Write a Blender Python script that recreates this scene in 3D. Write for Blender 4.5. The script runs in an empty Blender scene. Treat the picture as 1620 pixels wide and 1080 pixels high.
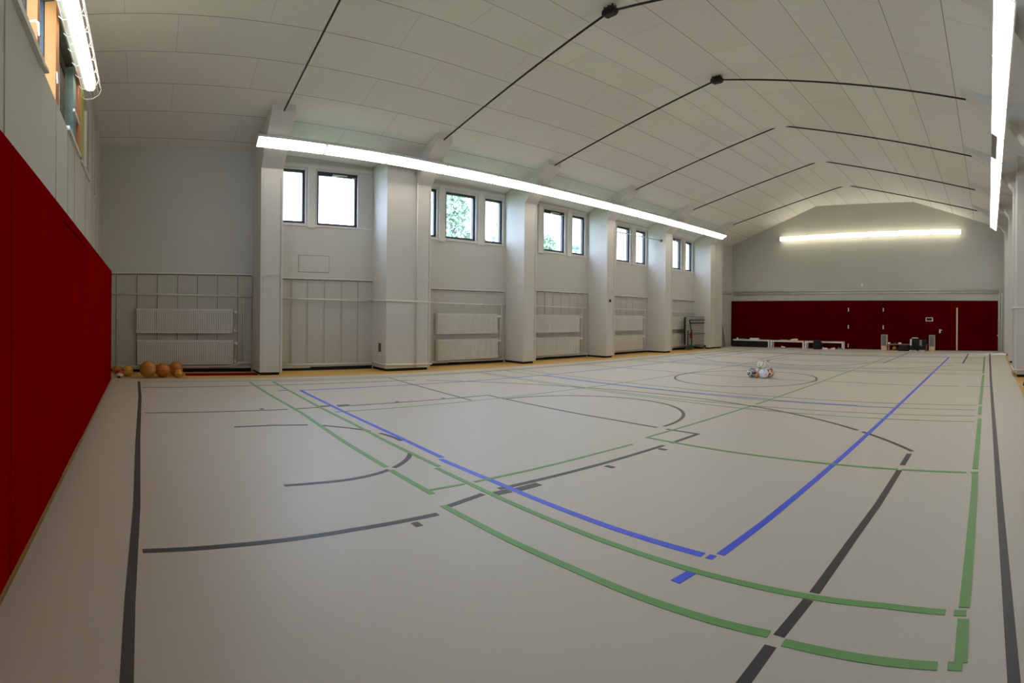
import bpy, math, random
from math import sin, cos, pi, radians, sqrt, atan2
from mathutils import Matrix, Vector

S = bpy.context.scene
COL = S.collection
rnd = random.Random(7)

# ------------------------------------------------------------------ camera, world, exposure
YAW, ROLL, CAMZ = 0.88675, -0.00848, 1.4
K = 1.1752e-3                                   # radians per pixel of the stitched cylindrical panorama
cam = bpy.data.cameras.new('camera')
cam.type = 'PANO'
cam.panorama_type = 'CENTRAL_CYLINDRICAL'
cam.central_cylindrical_radius = 1.0
cam.central_cylindrical_range_u_min = -810.067 * K
cam.central_cylindrical_range_u_max = 809.933 * K
cam.central_cylindrical_range_v_min = -(1080 - 499.944) * K
cam.central_cylindrical_range_v_max = 499.944 * K
cam.clip_end = 500
camo = bpy.data.objects.new('camera', cam)
COL.objects.link(camo)
Rm = Matrix.Rotation(YAW, 3, 'Z') @ Matrix.Rotation(ROLL, 3, 'Y')
r_, f_, u_ = Rm.col[0], Rm.col[1], Rm.col[2]
camo.matrix_world = Matrix(((r_[0], u_[0], -f_[0], 0), (r_[1], u_[1], -f_[1], 0), (r_[2], u_[2], -f_[2], CAMZ), (0, 0, 0, 1)))
S.camera = camo

world = bpy.data.worlds.new('sky')
S.world = world
world.use_nodes = True
_bg = world.node_tree.nodes['Background']
_bg.inputs[0].default_value = (0.57, 0.73, 1.0, 1)
_bg.inputs[1].default_value = 10.0
S.view_settings.view_transform = 'Standard'
S.view_settings.look = 'None'
S.view_settings.gamma = 1
S.view_settings.use_curve_mapping = False
S.view_settings.exposure = 0.68
LIGHT_STRENGTH = 8.5
try:
    S.cycles.use_denoising = True
    S.cycles.max_bounces = 10
    S.cycles.diffuse_bounces = 6
    S.cycles.sample_clamp_indirect = 8
except Exception:
    pass

# ------------------------------------------------------------------ dimensions (metres)
XW, XP = -13.0, -12.1          # window wall, pillar fronts
XR, XQ = 1.55, 0.65            # right wall, right pillar fronts
YN, YF = -1.07, 24.2           # near wall, far wall
YRED = -0.69                   # face of the red cladding at the near wall
PITCH = [2.9, 6.92, 10.55, 14.25, 17.85, 21.45]


def lerp(t, xs, ys):
    if t <= xs[0]: return ys[0]
    for i in range(1, len(xs)):
        if t <= xs[i]:
            return ys[i - 1] + (ys[i] - ys[i - 1]) * (t - xs[i - 1]) / (xs[i] - xs[i - 1])
    return ys[-1]


def zflat(y): return lerp(y, [3, 6.83, 10.5, 14.3, 18, 21.5, 24.2], [6.6, 6.62, 6.82, 6.88, 6.9, 6.88, 6.73])


def ceil_z(x, y):
    zl = lerp(y, [-1, 3, 7, 24.2], [5.45, 5.4, 5.25, 4.87])
    return lerp(x, [-13, -8.1, -3.45, .65, 1.55], [zl, zflat(y), zflat(y), 5.47, 5.2])


# ------------------------------------------------------------------ materials
def lin(c):
    return tuple(((v / 255) / 12.92 if v / 255 <= 0.04045 else ((v / 255 + 0.055) / 1.055) ** 2.4) for v in c) + (1,)


MATS = {}


def mat(name, rgb, rough=0.6, metal=0.0, noise=0.0, nscale=6.0, bump=0.0, bscale=40.0, stretch=None, emit=None, estr=0, spec=0.5, coat=0.0):
    if name in MATS: return MATS[name]
    m = bpy.data.materials.new(name)
    m.use_nodes = True
    nt = m.node_tree
    b = nt.nodes['Principled BSDF']
    b.inputs['Base Color'].default_value = lin(rgb)
    b.inputs['Roughness'].default_value = rough
    b.inputs['Metallic'].default_value = metal
    b.inputs['Specular IOR Level'].default_value = spec
    b.inputs['Coat Weight'].default_value = coat
    tc = nt.nodes.new('ShaderNodeTexCoord')
    mp = nt.nodes.new('ShaderNodeMapping')
    if stretch: mp.inputs['Scale'].default_value = stretch
    nt.links.new(tc.outputs['Object'], mp.inputs['Vector'])
    if noise > 0:
        n = nt.nodes.new('ShaderNodeTexNoise')
        n.inputs['Scale'].default_value = nscale
        n.inputs['Detail'].default_value = 4
        nt.links.new(mp.outputs[0], n.inputs['Vector'])
        mix = nt.nodes.new('ShaderNodeMixRGB')
        mix.inputs[1].default_value = tuple(v * (1 - noise) for v in lin(rgb)[:3]) + (1,)
        mix.inputs[2].default_value = tuple(min(1, v * (1 + noise)) for v in lin(rgb)[:3]) + (1,)
        nt.links.new(n.outputs['Fac'], mix.inputs[0])
        nt.links.new(mix.outputs[0], b.inputs['Base Color'])
    if bump > 0:
        n2 = nt.nodes.new('ShaderNodeTexNoise')
        n2.inputs['Scale'].default_value = bscale
        nt.links.new(mp.outputs[0], n2.inputs['Vector'])
        bp = nt.nodes.new('ShaderNodeBump')
        bp.inputs['Strength'].default_value = bump
        bp.inputs['Distance'].default_value = 0.01
        nt.links.new(n2.outputs['Fac'], bp.inputs['Height'])
        nt.links.new(bp.outputs[0], b.inputs['Normal'])
    if emit:
        b.inputs['Emission Color'].default_value = emit + (1,)
        b.inputs['Emission Strength'].default_value = estr
    MATS[name] = m
    return m


M_WALL = mat('painted_wall', (196, 193, 184), 0.75, noise=0.03, nscale=2.0, bump=0.15, bscale=60)
M_WALL2 = mat('far_wall_plaster', (182, 180, 166), 0.85, noise=0.05, nscale=1.5, bump=0.6, bscale=7)
M_TRIM = mat('painted_trim', (214, 211, 202), 0.5)
M_LINING = mat('painted_lining', (186, 183, 173), 0.7, noise=0.04, nscale=1.5)
M_SEAM_SHADE = mat('seam_shade_dark', (98, 94, 84), 0.8)
M_PILLAR = mat('painted_pillar', (204, 200, 190), 0.65, noise=0.02, nscale=3)
M_RED = mat('red_panel_near', (134, 0, 2), 0.7, noise=0.14, nscale=3, stretch=(1, 1, 0.25), spec=0.0)
M_RED2 = mat('red_panel_far', (78, 0, 3), 0.7, noise=0.3, nscale=1.2, spec=0.0)
M_FLOOR = mat('vinyl_floor', (198, 188, 173), 0.48, noise=0.02, nscale=1.3, spec=0.45)
M_WOODF = mat('wood_subfloor', (206, 164, 92), 0.55, noise=0.12, nscale=8, stretch=(1, 0.15, 1))
M_BLACK = mat('line_black', (58, 56, 58), 0.5)
M_BLUE = mat('line_blue', (60, 86, 222), 0.45)
M_GREEN = mat('line_green', (108, 158, 90), 0.5)
M_DARK = mat('dark_frame', (42, 42, 44), 0.5)
M_VOID = mat('dark_gap', (22, 20, 18), 0.9)
M_METAL = mat('galvanised_metal', (200, 200, 196), 0.3, metal=0.4)
M_ROD = mat('black_steel_rod', (22, 22, 24), 0.6)
M_RAD = mat('radiator_enamel', (224, 221, 214), 0.35)
M_WHITE = mat('white_plastic', (232, 232, 230), 0.4)
M_HOUS = mat('lamp_housing', (200, 200, 198), 0.5)
M_GREY = mat('dull_reflector', (120, 120, 112), 0.6)
M_POST = mat('raw_timber', (184, 120, 56), 0.7, noise=0.18, nscale=5, stretch=(6, 6, 0.6))
M_TEAL = mat('old_teal_plaster', (128, 150, 146), 0.85, noise=0.25, nscale=9, bump=0.8, bscale=30)
M_COPPER = mat('rust_plank', (190, 122, 92), 0.8, noise=0.25, nscale=6, stretch=(5, 5, 0.5))
M_OLIVE = mat('olive_strip', (176, 172, 96), 0.6)
M_DECAY = mat('decayed_lining', (84, 74, 64), 0.95, noise=0.5, nscale=14, bump=1, bscale=30)
M_BALL = mat('brown_leather', (188, 128, 40), 0.5, noise=0.15, nscale=6)
M_BALL2 = mat('orange_leather', (190, 112, 36), 0.5, noise=0.15, nscale=6)
M_BALL3 = mat('yellow_leather', (206, 154, 52), 0.5, noise=0.12, nscale=6)
M_SEW = mat('ball_seam', (96, 56, 24), 0.7)
M_BENCHW = mat('bench_wood', (196, 158, 112), 0.5, noise=0.1, nscale=6, stretch=(0.3, 4, 1))
M_PALE = mat('pale_wood', (214, 184, 136), 0.55, noise=0.08, nscale=5)
M_OAK = mat('oak_table', (156, 104, 58), 0.5, noise=0.12, nscale=6)
M_CLOTHB = mat('black_cloth', (24, 24, 27), 0.9)
M_CLOTHW = mat('white_cloth', (215, 215, 215), 0.9)
M_CLOTHG = mat('grey_cloth', (120, 126, 128), 0.9)
M_GRILL = mat('speaker_grille', (112, 112, 110), 0.8, noise=0.1, nscale=80)
M_PPT = mat('table_underside', (168, 168, 160), 0.6, noise=0.04)
M_PPG = mat('green_steel', (46, 66, 52), 0.5)
M_BOARDG = mat('grey_green_board', (120, 130, 118), 0.7)
M_LEAF = mat('pale_leaf', (150, 166, 140), 0.8, noise=0.3, nscale=1.5)
M_BARK = mat('bark', (90, 76, 62), 0.9)
M_HOUSE = mat('cream_render', (226, 212, 178), 0.9)
M_GRASS = mat('grass_ground', (110, 130, 80), 0.95, noise=0.2, nscale=1)
M_STEELB = mat('blue_steel', (92, 120, 160), 0.6)
M_CREAM = mat('cream_ball', (226, 216, 170), 0.45)

M_LAMP = bpy.data.materials.new('lamp_diffuser')
M_LAMP.use_nodes = True
_nt = M_LAMP.node_tree
_nt.nodes.clear()
_e = _nt.nodes.new('ShaderNodeEmission')
_e.inputs[0].default_value = (1.0, 0.96, 0.87, 1)
_e.inputs[1].default_value = LIGHT_STRENGTH
_o = _nt.nodes.new('ShaderNodeOutputMaterial')
_nt.links.new(_e.outputs[0], _o.inputs[0])

M_LAMP2 = M_LAMP.copy(); M_LAMP2.name = 'lamp_diffuser_soft'
M_LAMP2.node_tree.nodes['Emission'].inputs[1].default_value = 4.2
M_LAMP2.node_tree.nodes['Emission'].inputs[0].default_value = (1, .93, .74, 1)

M_GLASS = bpy.data.materials.new('window_glass')
M_GLASS.use_nodes = True
_nt = M_GLASS.node_tree
_nt.nodes.clear()
_t = _nt.nodes.new('ShaderNodeBsdfTransparent'); _t.inputs[0].default_value = (0.95, 0.97, 1, 1)
_g = _nt.nodes.new('ShaderNodeBsdfGlossy'); _g.inputs['Roughness'].default_value = 0.03
_m = _nt.nodes.new('ShaderNodeMixShader'); _m.inputs[0].default_value = 0.06
_o = _nt.nodes.new('ShaderNodeOutputMaterial')
_nt.links.new(_t.outputs[0], _m.inputs[1]); _nt.links.new(_g.outputs[0], _m.inputs[2]); _nt.links.new(_m.outputs[0], _o.inputs[0])


def panel_mat():
    """ceiling boards: long rows with staggered butt joints, from the mesh's own UV (u = running metres, v = row)"""
    m = bpy.data.materials.new('ceiling_boards')
    m.use_nodes = True
    nt = m.node_tree
    b = nt.nodes['Principled BSDF']
    b.inputs['Roughness'].default_value = 0.8
    uv = nt.nodes.new('ShaderNodeUVMap'); uv.uv_map = 'UVMap'
    br = nt.nodes.new('ShaderNodeTexBrick')
    br.offset = 0.37; br.offset_frequency = 2
    br.inputs['Scale'].default_value = 1
    br.inputs['Color1'].default_value = lin((226, 223, 214))
    br.inputs['Color2'].default_value = lin((222, 219, 210))
    br.inputs['Mortar'].default_value = lin((196, 192, 182))
    br.inputs['Mortar Size'].default_value = 0.007
    br.inputs['Mortar Smooth'].default_value = 0.3
    br.inputs['Brick Width'].default_value = 2.45
    br.inputs['Row Height'].default_value = 1.0
    nt.links.new(uv.outputs[0], br.inputs['Vector'])
    b2 = nt.nodes.new('ShaderNodeTexBrick'); b2.offset = 0
    for k_, v_ in (('Scale', 1), ('Mortar Size', .009), ('Mortar Smooth', .3), ('Brick Width', 900), ('Row Height', 1)): b2.inputs[k_].default_value = v_
    b2.inputs['Color1'].default_value = (1, 1, 1, 1); b2.inputs['Color2'].default_value = (1, 1, 1, 1); b2.inputs['Mortar'].default_value = (.52, .50, .46, 1)
    ax = nt.nodes.new('ShaderNodeVectorMath'); ax.operation = 'ADD'; ax.inputs[1].default_value = (100, 0, 0)
    nt.links.new(uv.outputs[0], ax.inputs[0]); nt.links.new(ax.outputs[0], b2.inputs['Vector'])
    mx = nt.nodes.new('ShaderNodeMixRGB'); mx.blend_type = 'MULTIPLY'; mx.inputs[0].default_value = 1
    nt.links.new(br.outputs['Color'], mx.inputs[1]); nt.links.new(b2.outputs['Color'], mx.inputs[2])
    nt.links.new(mx.outputs[0], b.inputs['Base Color'])
    bp = nt.nodes.new('ShaderNodeBump')
    bp.inputs['Strength'].default_value = 0.35; bp.inputs['Distance'].default_value = 0.01
    bp.invert = True
    nt.links.new(br.outputs['Fac'], bp.inputs['Height'])
    nt.links.new(bp.outputs[0], b.inputs['Normal'])
    return m


def dimple_mat():
    m = bpy.data.materials.new('dimpled_underside')
    m.use_nodes = True
    nt = m.node_tree; b = nt.nodes['Principled BSDF']
    tc = nt.nodes.new('ShaderNodeTexCoord'); sp = nt.nodes.new('ShaderNodeSeparateXYZ'); cb = nt.nodes.new('ShaderNodeCombineXYZ')
    br = nt.nodes.new('ShaderNodeTexBrick')
    br.inputs['Scale'].default_value = 1; br.inputs['Brick Width'].default_value = .075; br.inputs['Row Height'].default_value = .075
    br.inputs['Mortar Size'].default_value = .02; br.offset = 0
    br.inputs['Color1'].default_value = lin((226, 222, 214)); br.inputs['Color2'].default_value = lin((214, 208, 198)); br.inputs['Mortar'].default_value = lin((118, 118, 110))
    nt.links.new(tc.outputs['Object'], sp.inputs[0]); nt.links.new(sp.outputs[1], cb.inputs[0]); nt.links.new(sp.outputs[2], cb.inputs[1])
    nt.links.new(cb.outputs[0], br.inputs['Vector']); nt.links.new(br.outputs['Color'], b.inputs['Base Color'])
    return m


def ball_mat(name, base, patches, scale, thr, seed, rough=0.4):
    """printed ball cover: Voronoi cells of the ball's own surface coloured by a ramp"""
    m = bpy.data.materials.new(name)
    m.use_nodes = True
    nt = m.node_tree
    b = nt.nodes['Principled BSDF']
    b.inputs['Roughness'].default_value = rough
    tc = nt.nodes.new('ShaderNodeTexCoord')
    mp = nt.nodes.new('ShaderNodeMapping'); mp.inputs['Location'].default_value = (seed, seed * 2, 0)
    v = nt.nodes.new('ShaderNodeTexVoronoi'); v.inputs['Scale'].default_value = scale
    cr = nt.nodes.new('ShaderNodeValToRGB'); cr.color_ramp.interpolation = 'CONSTANT'
    sx = nt.nodes.new('ShaderNodeSeparateColor')
    nt.links.new(tc.outputs['Object'], mp.inputs[0]); nt.links.new(mp.outputs[0], v.inputs['Vector'])
    nt.links.new(v.outputs['Color'], sx.inputs[0]); nt.links.new(sx.outputs[0], cr.inputs[0])
    e = cr.color_ramp.elements
    e[0].position = 0; e[0].color = lin(base)
    e[1].position = thr; e[1].color = lin(patches[0])
    for i, p in enumerate(patches[1:]):
        q = e.new(thr + (1 - thr) * (i + 1) / len(patches)); q.color = lin(p)
    nt.links.new(cr.outputs[0], b.inputs['Base Color'])
    return m


# ------------------------------------------------------------------ mesh helpers
class MB:
    def __init__(s): s.v, s.f, s.m, s.p = [], [], [], []
    def quad(s, a, b, c, d, mi=0):
        n = len(s.v); s.v += [a, b, c, d]; s.f.append((n, n + 1, n + 2, n + 3)); s.m.append(mi)
    def box(s, x0, x1, y0, y1, z0, z1, mi=0):
        s.p.append(len(s.f))
        n = len(s.v)
        s.v += [(x0, y0, z0), (x1, y0, z0), (x1, y1, z0), (x0, y1, z0), (x0, y0, z1), (x1, y0, z1), (x1, y1, z1), (x0, y1, z1)]
        for q in ((0, 3, 2, 1), (4, 5, 6, 7), (0, 1, 5, 4), (1, 2, 6, 5), (2, 3, 7, 6), (3, 0, 4, 7)):
            s.f.append(tuple(n + i for i in q)); s.m.append(mi)
        return s
    def bar(s, p, q, w, h=None, mi=0, up=(0, 0, 1)):
        """box section bar between two points"""
        s.p.append(len(s.f)); h = h or w
        p, q = Vector(p), Vector(q); d = (q - p).normalized(); u = Vector(up)
        if abs(d.dot(u)) > .95: u = Vector((1, 0, 0))
        a = d.cross(u).normalized() * w / 2; b = d.cross(a).normalized() * h / 2
        n = len(s.v)
        for o in (p, q):
            s.v += [tuple(o + a + b), tuple(o - a + b), tuple(o - a - b), tuple(o + a - b)]
        for k in ((0, 1, 2, 3), (7, 6, 5, 4), (0, 4, 5, 1), (1, 5, 6, 2), (2, 6, 7, 3), (3, 7, 4, 0)):
            s.f.append(tuple(n + i for i in k)); s.m.append(mi)
        return s
    def tube(s, pts, r, seg=8, mi=0, cap=True, rads=None):
        s.p.append(len(s.f))
        pts = [Vector(p) for p in pts]; base = len(s.v); a = None
        for i, p in enumerate(pts):
            d = (pts[min(i + 1, len(pts) - 1)] - pts[max(i - 1, 0)]).normalized()
            if a is None:
                u = Vector((0, 0, 1)) if abs(d.z) < .9 else Vector((1, 0, 0))
                a = d.cross(u).normalized()
            else:
                a = (a - d * a.dot(d)).normalized()
            b = d.cross(a); rr = rads[i] if rads else r
            for k in range(seg):
                t = 2 * pi * k / seg
                s.v.append(tuple(p + a * cos(t) * rr + b * sin(t) * rr))
        for i in range(len(pts) - 1):
            for k in range(seg):
                A = base + i * seg + k; B = base + i * seg + (k + 1) % seg
                s.f.append((A, B, B + seg, A + seg)); s.m.append(mi)
        if cap:
            s.f.append(tuple(base + k for k in range(seg))[::-1]); s.m.append(mi)
            e = base + (len(pts) - 1) * seg
            s.f.append(tuple(e + k for k in range(seg))); s.m.append(mi)
        return s
    def prism(s, poly, axis, a, b, mi=0):
        """polygon in the plane across `axis` ('x': (y,z), 'y': (x,z), 'z': (x,y)) extruded from a to b"""
        s.p.append(len(s.f))
        def P(p, t): return {'x': (t, p[0], p[1]), 'y': (p[0], t, p[1]), 'z': (p[0], p[1], t)}[axis]
        n = len(s.v); k = len(poly)
        s.v += [P(p, a) for p in poly] + [P(p, b) for p in poly]
        s.f.append(tuple(n + i for i in range(k))); s.m.append(mi)
        s.f.append(tuple(n + k + i for i in range(k))[::-1]); s.m.append(mi)
        for i in range(k):
            j = (i + 1) % k
            s.f.append((n + i, n + k + i, n + k + j, n + j)); s.m.append(mi)
        return s
    def sphere(s, c, r, seg=24, rings=14, mi=0, sq=(1, 1, 1)):
        s.p.append(len(s.f)); n = len(s.v); cx, cy, cz = c
        s.v.append((cx, cy, cz + r * sq[2]))
        for i in range(1, rings):
            t = pi * i / rings
            for k in range(seg):
                p = 2 * pi * k / seg
                s.v.append((cx + r * sq[0] * sin(t) * cos(p), cy + r * sq[1] * sin(t) * sin(p), cz + r * sq[2] * cos(t)))
        s.v.append((cx, cy, cz - r * sq[2])); last = len(s.v) - 1
        for k in range(seg):
            s.f.append((n, n + 1 + k, n + 1 + (k + 1) % seg)); s.m.append(mi)
            for i in range(rings - 2):
                A = n + 1 + i * seg + k; B = n + 1 + i * seg + (k + 1) % seg
                s.f.append((A, A + seg, B + seg, B)); s.m.append(mi)
            e = n + 1 + (rings - 2) * seg
            s.f.append((e + (k + 1) % seg, e + k, last)); s.m.append(mi)
        return s
    def strip(s, pts, w, z=0.0, th=0.0012, mi=0):
        """flat painted band of width w following a polyline on the floor"""
        n = len(s.v); P = [Vector((p[0], p[1])) for p in pts]; k = len(P)
        for i, p in enumerate(P):
            d0 = (P[i] - P[i - 1]).normalized() if i else (P[1] - P[0]).normalized()
            d1 = (P[i + 1] - P[i]).normalized() if i < k - 1 else d0
            d = (d0 + d1).normalized(); nrm = Vector((-d.y, d.x)) * (w / 2 / max(.4, d.dot(d1)))
            for sgn in (1, -1):
                q = p + nrm * sgn
                s.v += [(q.x, q.y, z), (q.x, q.y, z + th)]
        for i in range(k - 1):
            a = n + i * 4; b = a + 4
            for q in ((a + 1, a + 3, b + 3, b + 1), (a, b, b + 2, a + 2), (a, a + 1, b + 1, b), (a + 2, b + 2, b + 3, a + 3)):
                s.f.append(q); s.m.append(mi)
        s.f.append((n, n + 2, n + 3, n + 1)); s.m.append(mi)
        e = n + (k - 1) * 4
        s.f.append((e, e + 1, e + 3, e + 2)); s.m.append(mi)
        return s
    def build_each(s, name, mats, parent, smooth=False, bevel=0.0):
        """every primitive of the builder becomes a part of its own"""
        out = []
        for i, a in enumerate(s.p):
            b = s.p[i + 1] if i + 1 < len(s.p) else len(s.f)
            idx = sorted({k for f in s.f[a:b] for k in f}); mp = {k: j for j, k in enumerate(idx)}
            q = MB(); q.v = [s.v[k] for k in idx]; q.f = [tuple(mp[k] for k in f) for f in s.f[a:b]]; q.m = s.m[a:b]
            out.append(q.build(name, mats, parent, smooth=smooth, bevel=bevel))
        return out
    def build(s, name, mats, parent=None, smooth=False, origin=None, bevel=0.0):
        me = bpy.data.meshes.new(name)
        o0 = Vector(origin) if origin else Vector((0, 0, 0))
        if origin is None and parent is None:
            o0 = Vector((0, 0, 0))
        me.from_pydata([tuple(Vector(v) - o0) for v in s.v], [], s.f)
        if not isinstance(mats, (list, tuple)): mats = [mats]
        for mm in mats: me.materials.append(mm)
        for p, mi in zip(me.polygons, s.m):
            p.material_index = mi; p.use_smooth = smooth
        me.update()
        import bmesh
        bm = bmesh.new(); bm.from_mesh(me)
        bmesh.ops.recalc_face_normals(bm, faces=bm.faces)
        bm.to_mesh(me); bm.free()
        ob = bpy.data.objects.new(name, me)
        COL.objects.link(ob)
        ob.location = o0
        if parent is not None: ob.parent = parent
        if bevel:
            bv = ob.modifiers.new('bevel', 'BEVEL'); bv.width = bevel; bv.segments = 2; bv.limit_method = 'ANGLE'
        return ob


def tag(o, label=None, cat=None, group=None, kind=None):
    if label: o['label'] = label
    if cat: o['category'] = cat
    if group: o['group'] = group
    if kind: o['kind'] = kind
    return o


def empty(name, loc, label, cat, group=None, rz=0):
    e = bpy.data.objects.new(name, None)
    e.empty_display_size = 0.1
    COL.objects.link(e); e.location = loc; e.rotation_euler = (0, 0, rz)
    return tag(e, label, cat, group)


def struct(mb, name, mats, parent=None, **k):
    o = mb.build(name, mats, parent, **k)
    if parent is None: o['kind'] = 'structure'
    return o


def copy_tree(o, parent=None):
    c = o.copy(); COL.objects.link(c)
    if parent is not None: c.parent = parent
    for ch in list(o.children): copy_tree(ch, c)
    return c


# ------------------------------------------------------------------ floor and court markings
fl = MB(); fl.box(-13.3, 1.9, -1.5, 24.6, -0.16, -0.012)
floor_base = struct(fl, 'floor', M_WOODF)
sh = MB()
sheet = [(-11.55, YRED + .02), (-11.55, 16), (-11.45, 21.2), (-12.0, 21.8), (-12.1, 22.5), (-12.5, 22.6), (-12.5, YF), (0.62, YF), (0.64, 9), (0.64, YRED + .02)]
sh.prism(sheet, 'z', -0.011, 0.0)
vinyl = struct(sh, 'floor', M_FLOOR)


LZ = [0.0]


def line(segs, m, w, label):
    mb = MB(); LZ[0] += 0.00008
    for s in segs:
        mb.strip(s, w, 0.0003, 0.0004 + LZ[0])
    o = mb.build('court_line', m, vinyl)
    o['label'] = label
    return o


CY = 11.3


def mir(y): return CY + (CY - y) * 0.965


def arc(cx, cy, r, a0, a1, n=36, f=None):
    out = []
    for i in range(n + 1):
        a = radians(a0 + (a1 - a0) * i / n)
        x, y = cx + r * cos(a), cy + r * sin(a)
        out.append((x, f(y) if f else y))
    return out


LW = 0.05
# black outline
line([[(-11.08, -.1), (-9, -.06), (-5.9, -.06), (-3.9, -.045), (-2.6, -.06), (-0.5, -.05), (0.6, -.05)]], M_BLACK, 0.055, 'black base line by the near red wall')
line([[(-11.05, mir(-.05)), (0.08, mir(-.05))]], M_BLACK, LW, 'black base line by the far wall')
line([[(0.107, -.6), (.105, 2.0), (.10, 2.8), (.09, 4.2), (.082, 6), (.068, 8.5), (.05, 13), (.036, 22.1)]], M_BLACK, 0.052, 'black side line on the right')
line([[(-11.05, -.0), (-11.1, 4.6), (-11.0, 8), (-11.0, mir(-.05))]], M_BLACK, 0.035, 'black side line near the windows')
line([[(-11.0, 11.6), (-9.5, 11.55), (-8.3, 11.57), (-7.0, 11.5), (-5.6, 11.5), (-4.88, 11.42), (-3.75, 11.42)], [(-3.62, 11.5), (-2.72, 11.48)], [(-2.70, 11.38), (-1.55, 11.30)], [(-1.42, 11.3), (-0.63, 11.27)], [(-.45, 11.27), (0.04, 11.24)]], M_BLACK, 0.04, 'dark halfway line')
line([arc(-5.5, 11.35, 1.66, 0, 360, 64)], M_BLACK, 0.05, 'dark centre circle')
# three point lines
A3 = math.degrees(math.asin((5.65 - 2.27) / 5.79))
line([[(-.915, .3), (-.905, 1.5), (-.90, 2.12)], [(-.895, 2.2), (-.875, 2.535)], [(-.868, 2.61), (-.85, 3.3), (-.825, 4.0), (-.82, 4.93)], [(-.82, 5.1), (-.82, 5.55)]], M_BLACK, 0.055, 'dark straight line beside the blue court')
line([arc(-5.5, 2.27, 5.79, 35.8, 47), arc(-5.5, 2.27, 5.79, 48, 142), [(-10.2, 5.65), (-10.3, 4.2), (-10.3, 2.2), (-10.15, -.02)]], M_BLACK, 0.05, 'dark three point arc on the near half')
line([arc(-5.5, 2.27, 5.79, 40, 142, 36, mir)], M_BLACK, 0.045, 'dark three point arc on the far half')
line([[(-.83, 17.1), (-.83, 22.0)], [(-10.2, 17.2), (-10.2, 22.0)]], M_BLACK, 0.06, 'dark straight three point lines on the far half')
# keys
line([[(-3.16, 0.0), (-3.2, .53), (-3.235, 1.34), (-3.235, 1.98)], [(-3.33, 2.13), (-3.41, 2.5)], [(-3.44, 2.68), (-3.43, 2.8), (-3.37, 3.93), (-3.34, 4.85)], [(-3.33, 5.0), (-3.33, 5.56)]], M_BLACK, 0.055, 'black key side line nearest the camera')
line([[(-7.55, 0.02), (-7.62, 1.26), (-7.64, 2.1)], [(-7.66, 2.2), (-7.68, 2.6)], [(-7.68, 2.9), (-7.68, 3.92), (-7.62, 5.68)]], M_BLACK, 0.045, 'black key side line nearer the windows')
line([[(-7.62, 5.68), (-5.55, 5.62), (-4.62, 5.62), (-3.95, 5.59)], [(-3.8, 5.58), (-3.3, 5.56)]], M_BLACK, 0.045, 'black free throw line')
line([arc(-5.52, 5.7, 1.6, 0, 180, 30)], M_BLACK, 0.05, 'black free throw semicircle')
line([[(-6.56, 1.12), (-6.58, 1.62), (-6.5, 2.05)], [(-6.42, 2.22)] + arc(-5.4, 1.6, 1.17, 138, 116, 6), arc(-5.4, 1.6, 1.17, 108, 86, 6), arc(-5.4, 1.6, 1.17, 60, 32, 8), arc(-5.4, 1.6, 1.17, 28, 0, 8) + [(-4.24, 1.14)]], M_BLACK, 0.05, 'black no charge arc under the basket position')
line([[(-3.105, 1.76), (-3.18, 1.76)], [(-3.2, 3.84), (-3.3, 3.84)], [(-3.2, 4.7), (-3.3, 4.7)], [(-7.78, 1.73), (-7.7, 1.73)], [(-7.78, 3.95), (-7.7, 3.95)], [(-7.78, 4.82), (-7.7, 4.82)]], M_BLACK, 0.055, 'small black tick marks along the key')
line([[(-3.36, 2.56), (-3.35, 2.72)], [(-3.33, 2.79), (-3.33, 3.02)], [(-7.76, 2.6), (-7.76, 2.8)], [(-7.76, 2.92), (-7.76, 3.12)]], M_BLACK, 0.085, 'black neutral zone blocks along the key')
line([[(-7.65, mir(0)), (-7.65, mir(5.65)), (-3.33, mir(5.6)), (-3.33, mir(0))]], M_BLACK, 0.045, 'black key outline on the far half')
line([arc(-5.5, 5.65, 1.66, 0, 180, 30, mir)], M_BLACK, 0.05, 'black free throw semicircle on the far half')
line([arc(-5.5, 1.6, 1.17, 0, 180, 20, mir)], M_BLACK, 0.045, 'black no charge arc on the far half')
# blue court
line([[(-9.5, 2.85), (-7.2, 2.83), (-5.6, 2.83), (-4.5, 2.80)], [(-4.46, 2.755), (-3.6, 2.765), (-2.3, 2.74), (-1.6, 2.745)], [(-1.57, 2.745), (-1.525, 2.745)]], M_BLUE, 0.058, 'blue end line of the volleyball court')
line([[(-1.515, 2.80), (-1.49, 3.4), (-1.475, 4.3), (-1.46, 5.4), (-1.455, 7.0), (-1.46, 11.3), (-1.47, 19.9)]], M_BLUE, 0.055, 'blue side line on the right')
line([[(-9.5, 2.85), (-9.55, 4.5), (-9.46, 7), (-9.43, 11.3), (-9.5, 15), (-9.5, 19.9)]], M_BLUE, 0.045, 'blue side line near the windows')
line([[(-9.43, 8.7), (-7.4, 8.6), (-3.7, 8.56)], [(-3.6, 8.5), (-2.1, 8.44)], [(-2.1, 8.38), (-1.5, 8.38)]], M_BLUE, 0.05, 'blue attack line on the near half')
line([[(-9.43, 14.2), (-3.7, 14.1), (-1.5, 14.1)]], M_BLUE, 0.045, 'blue attack line on the far half')
line([[(-9.5, 19.9), (-1.47, 19.9)]], M_BLUE, 0.045, 'blue far end line')
line([[(-1.545, 2.525), (-1.56, 2.385)], [(-9.56, 2.62), (-9.56, 2.45)]], M_BLUE, 0.06, 'short blue serving zone marks behind the end line')
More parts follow.
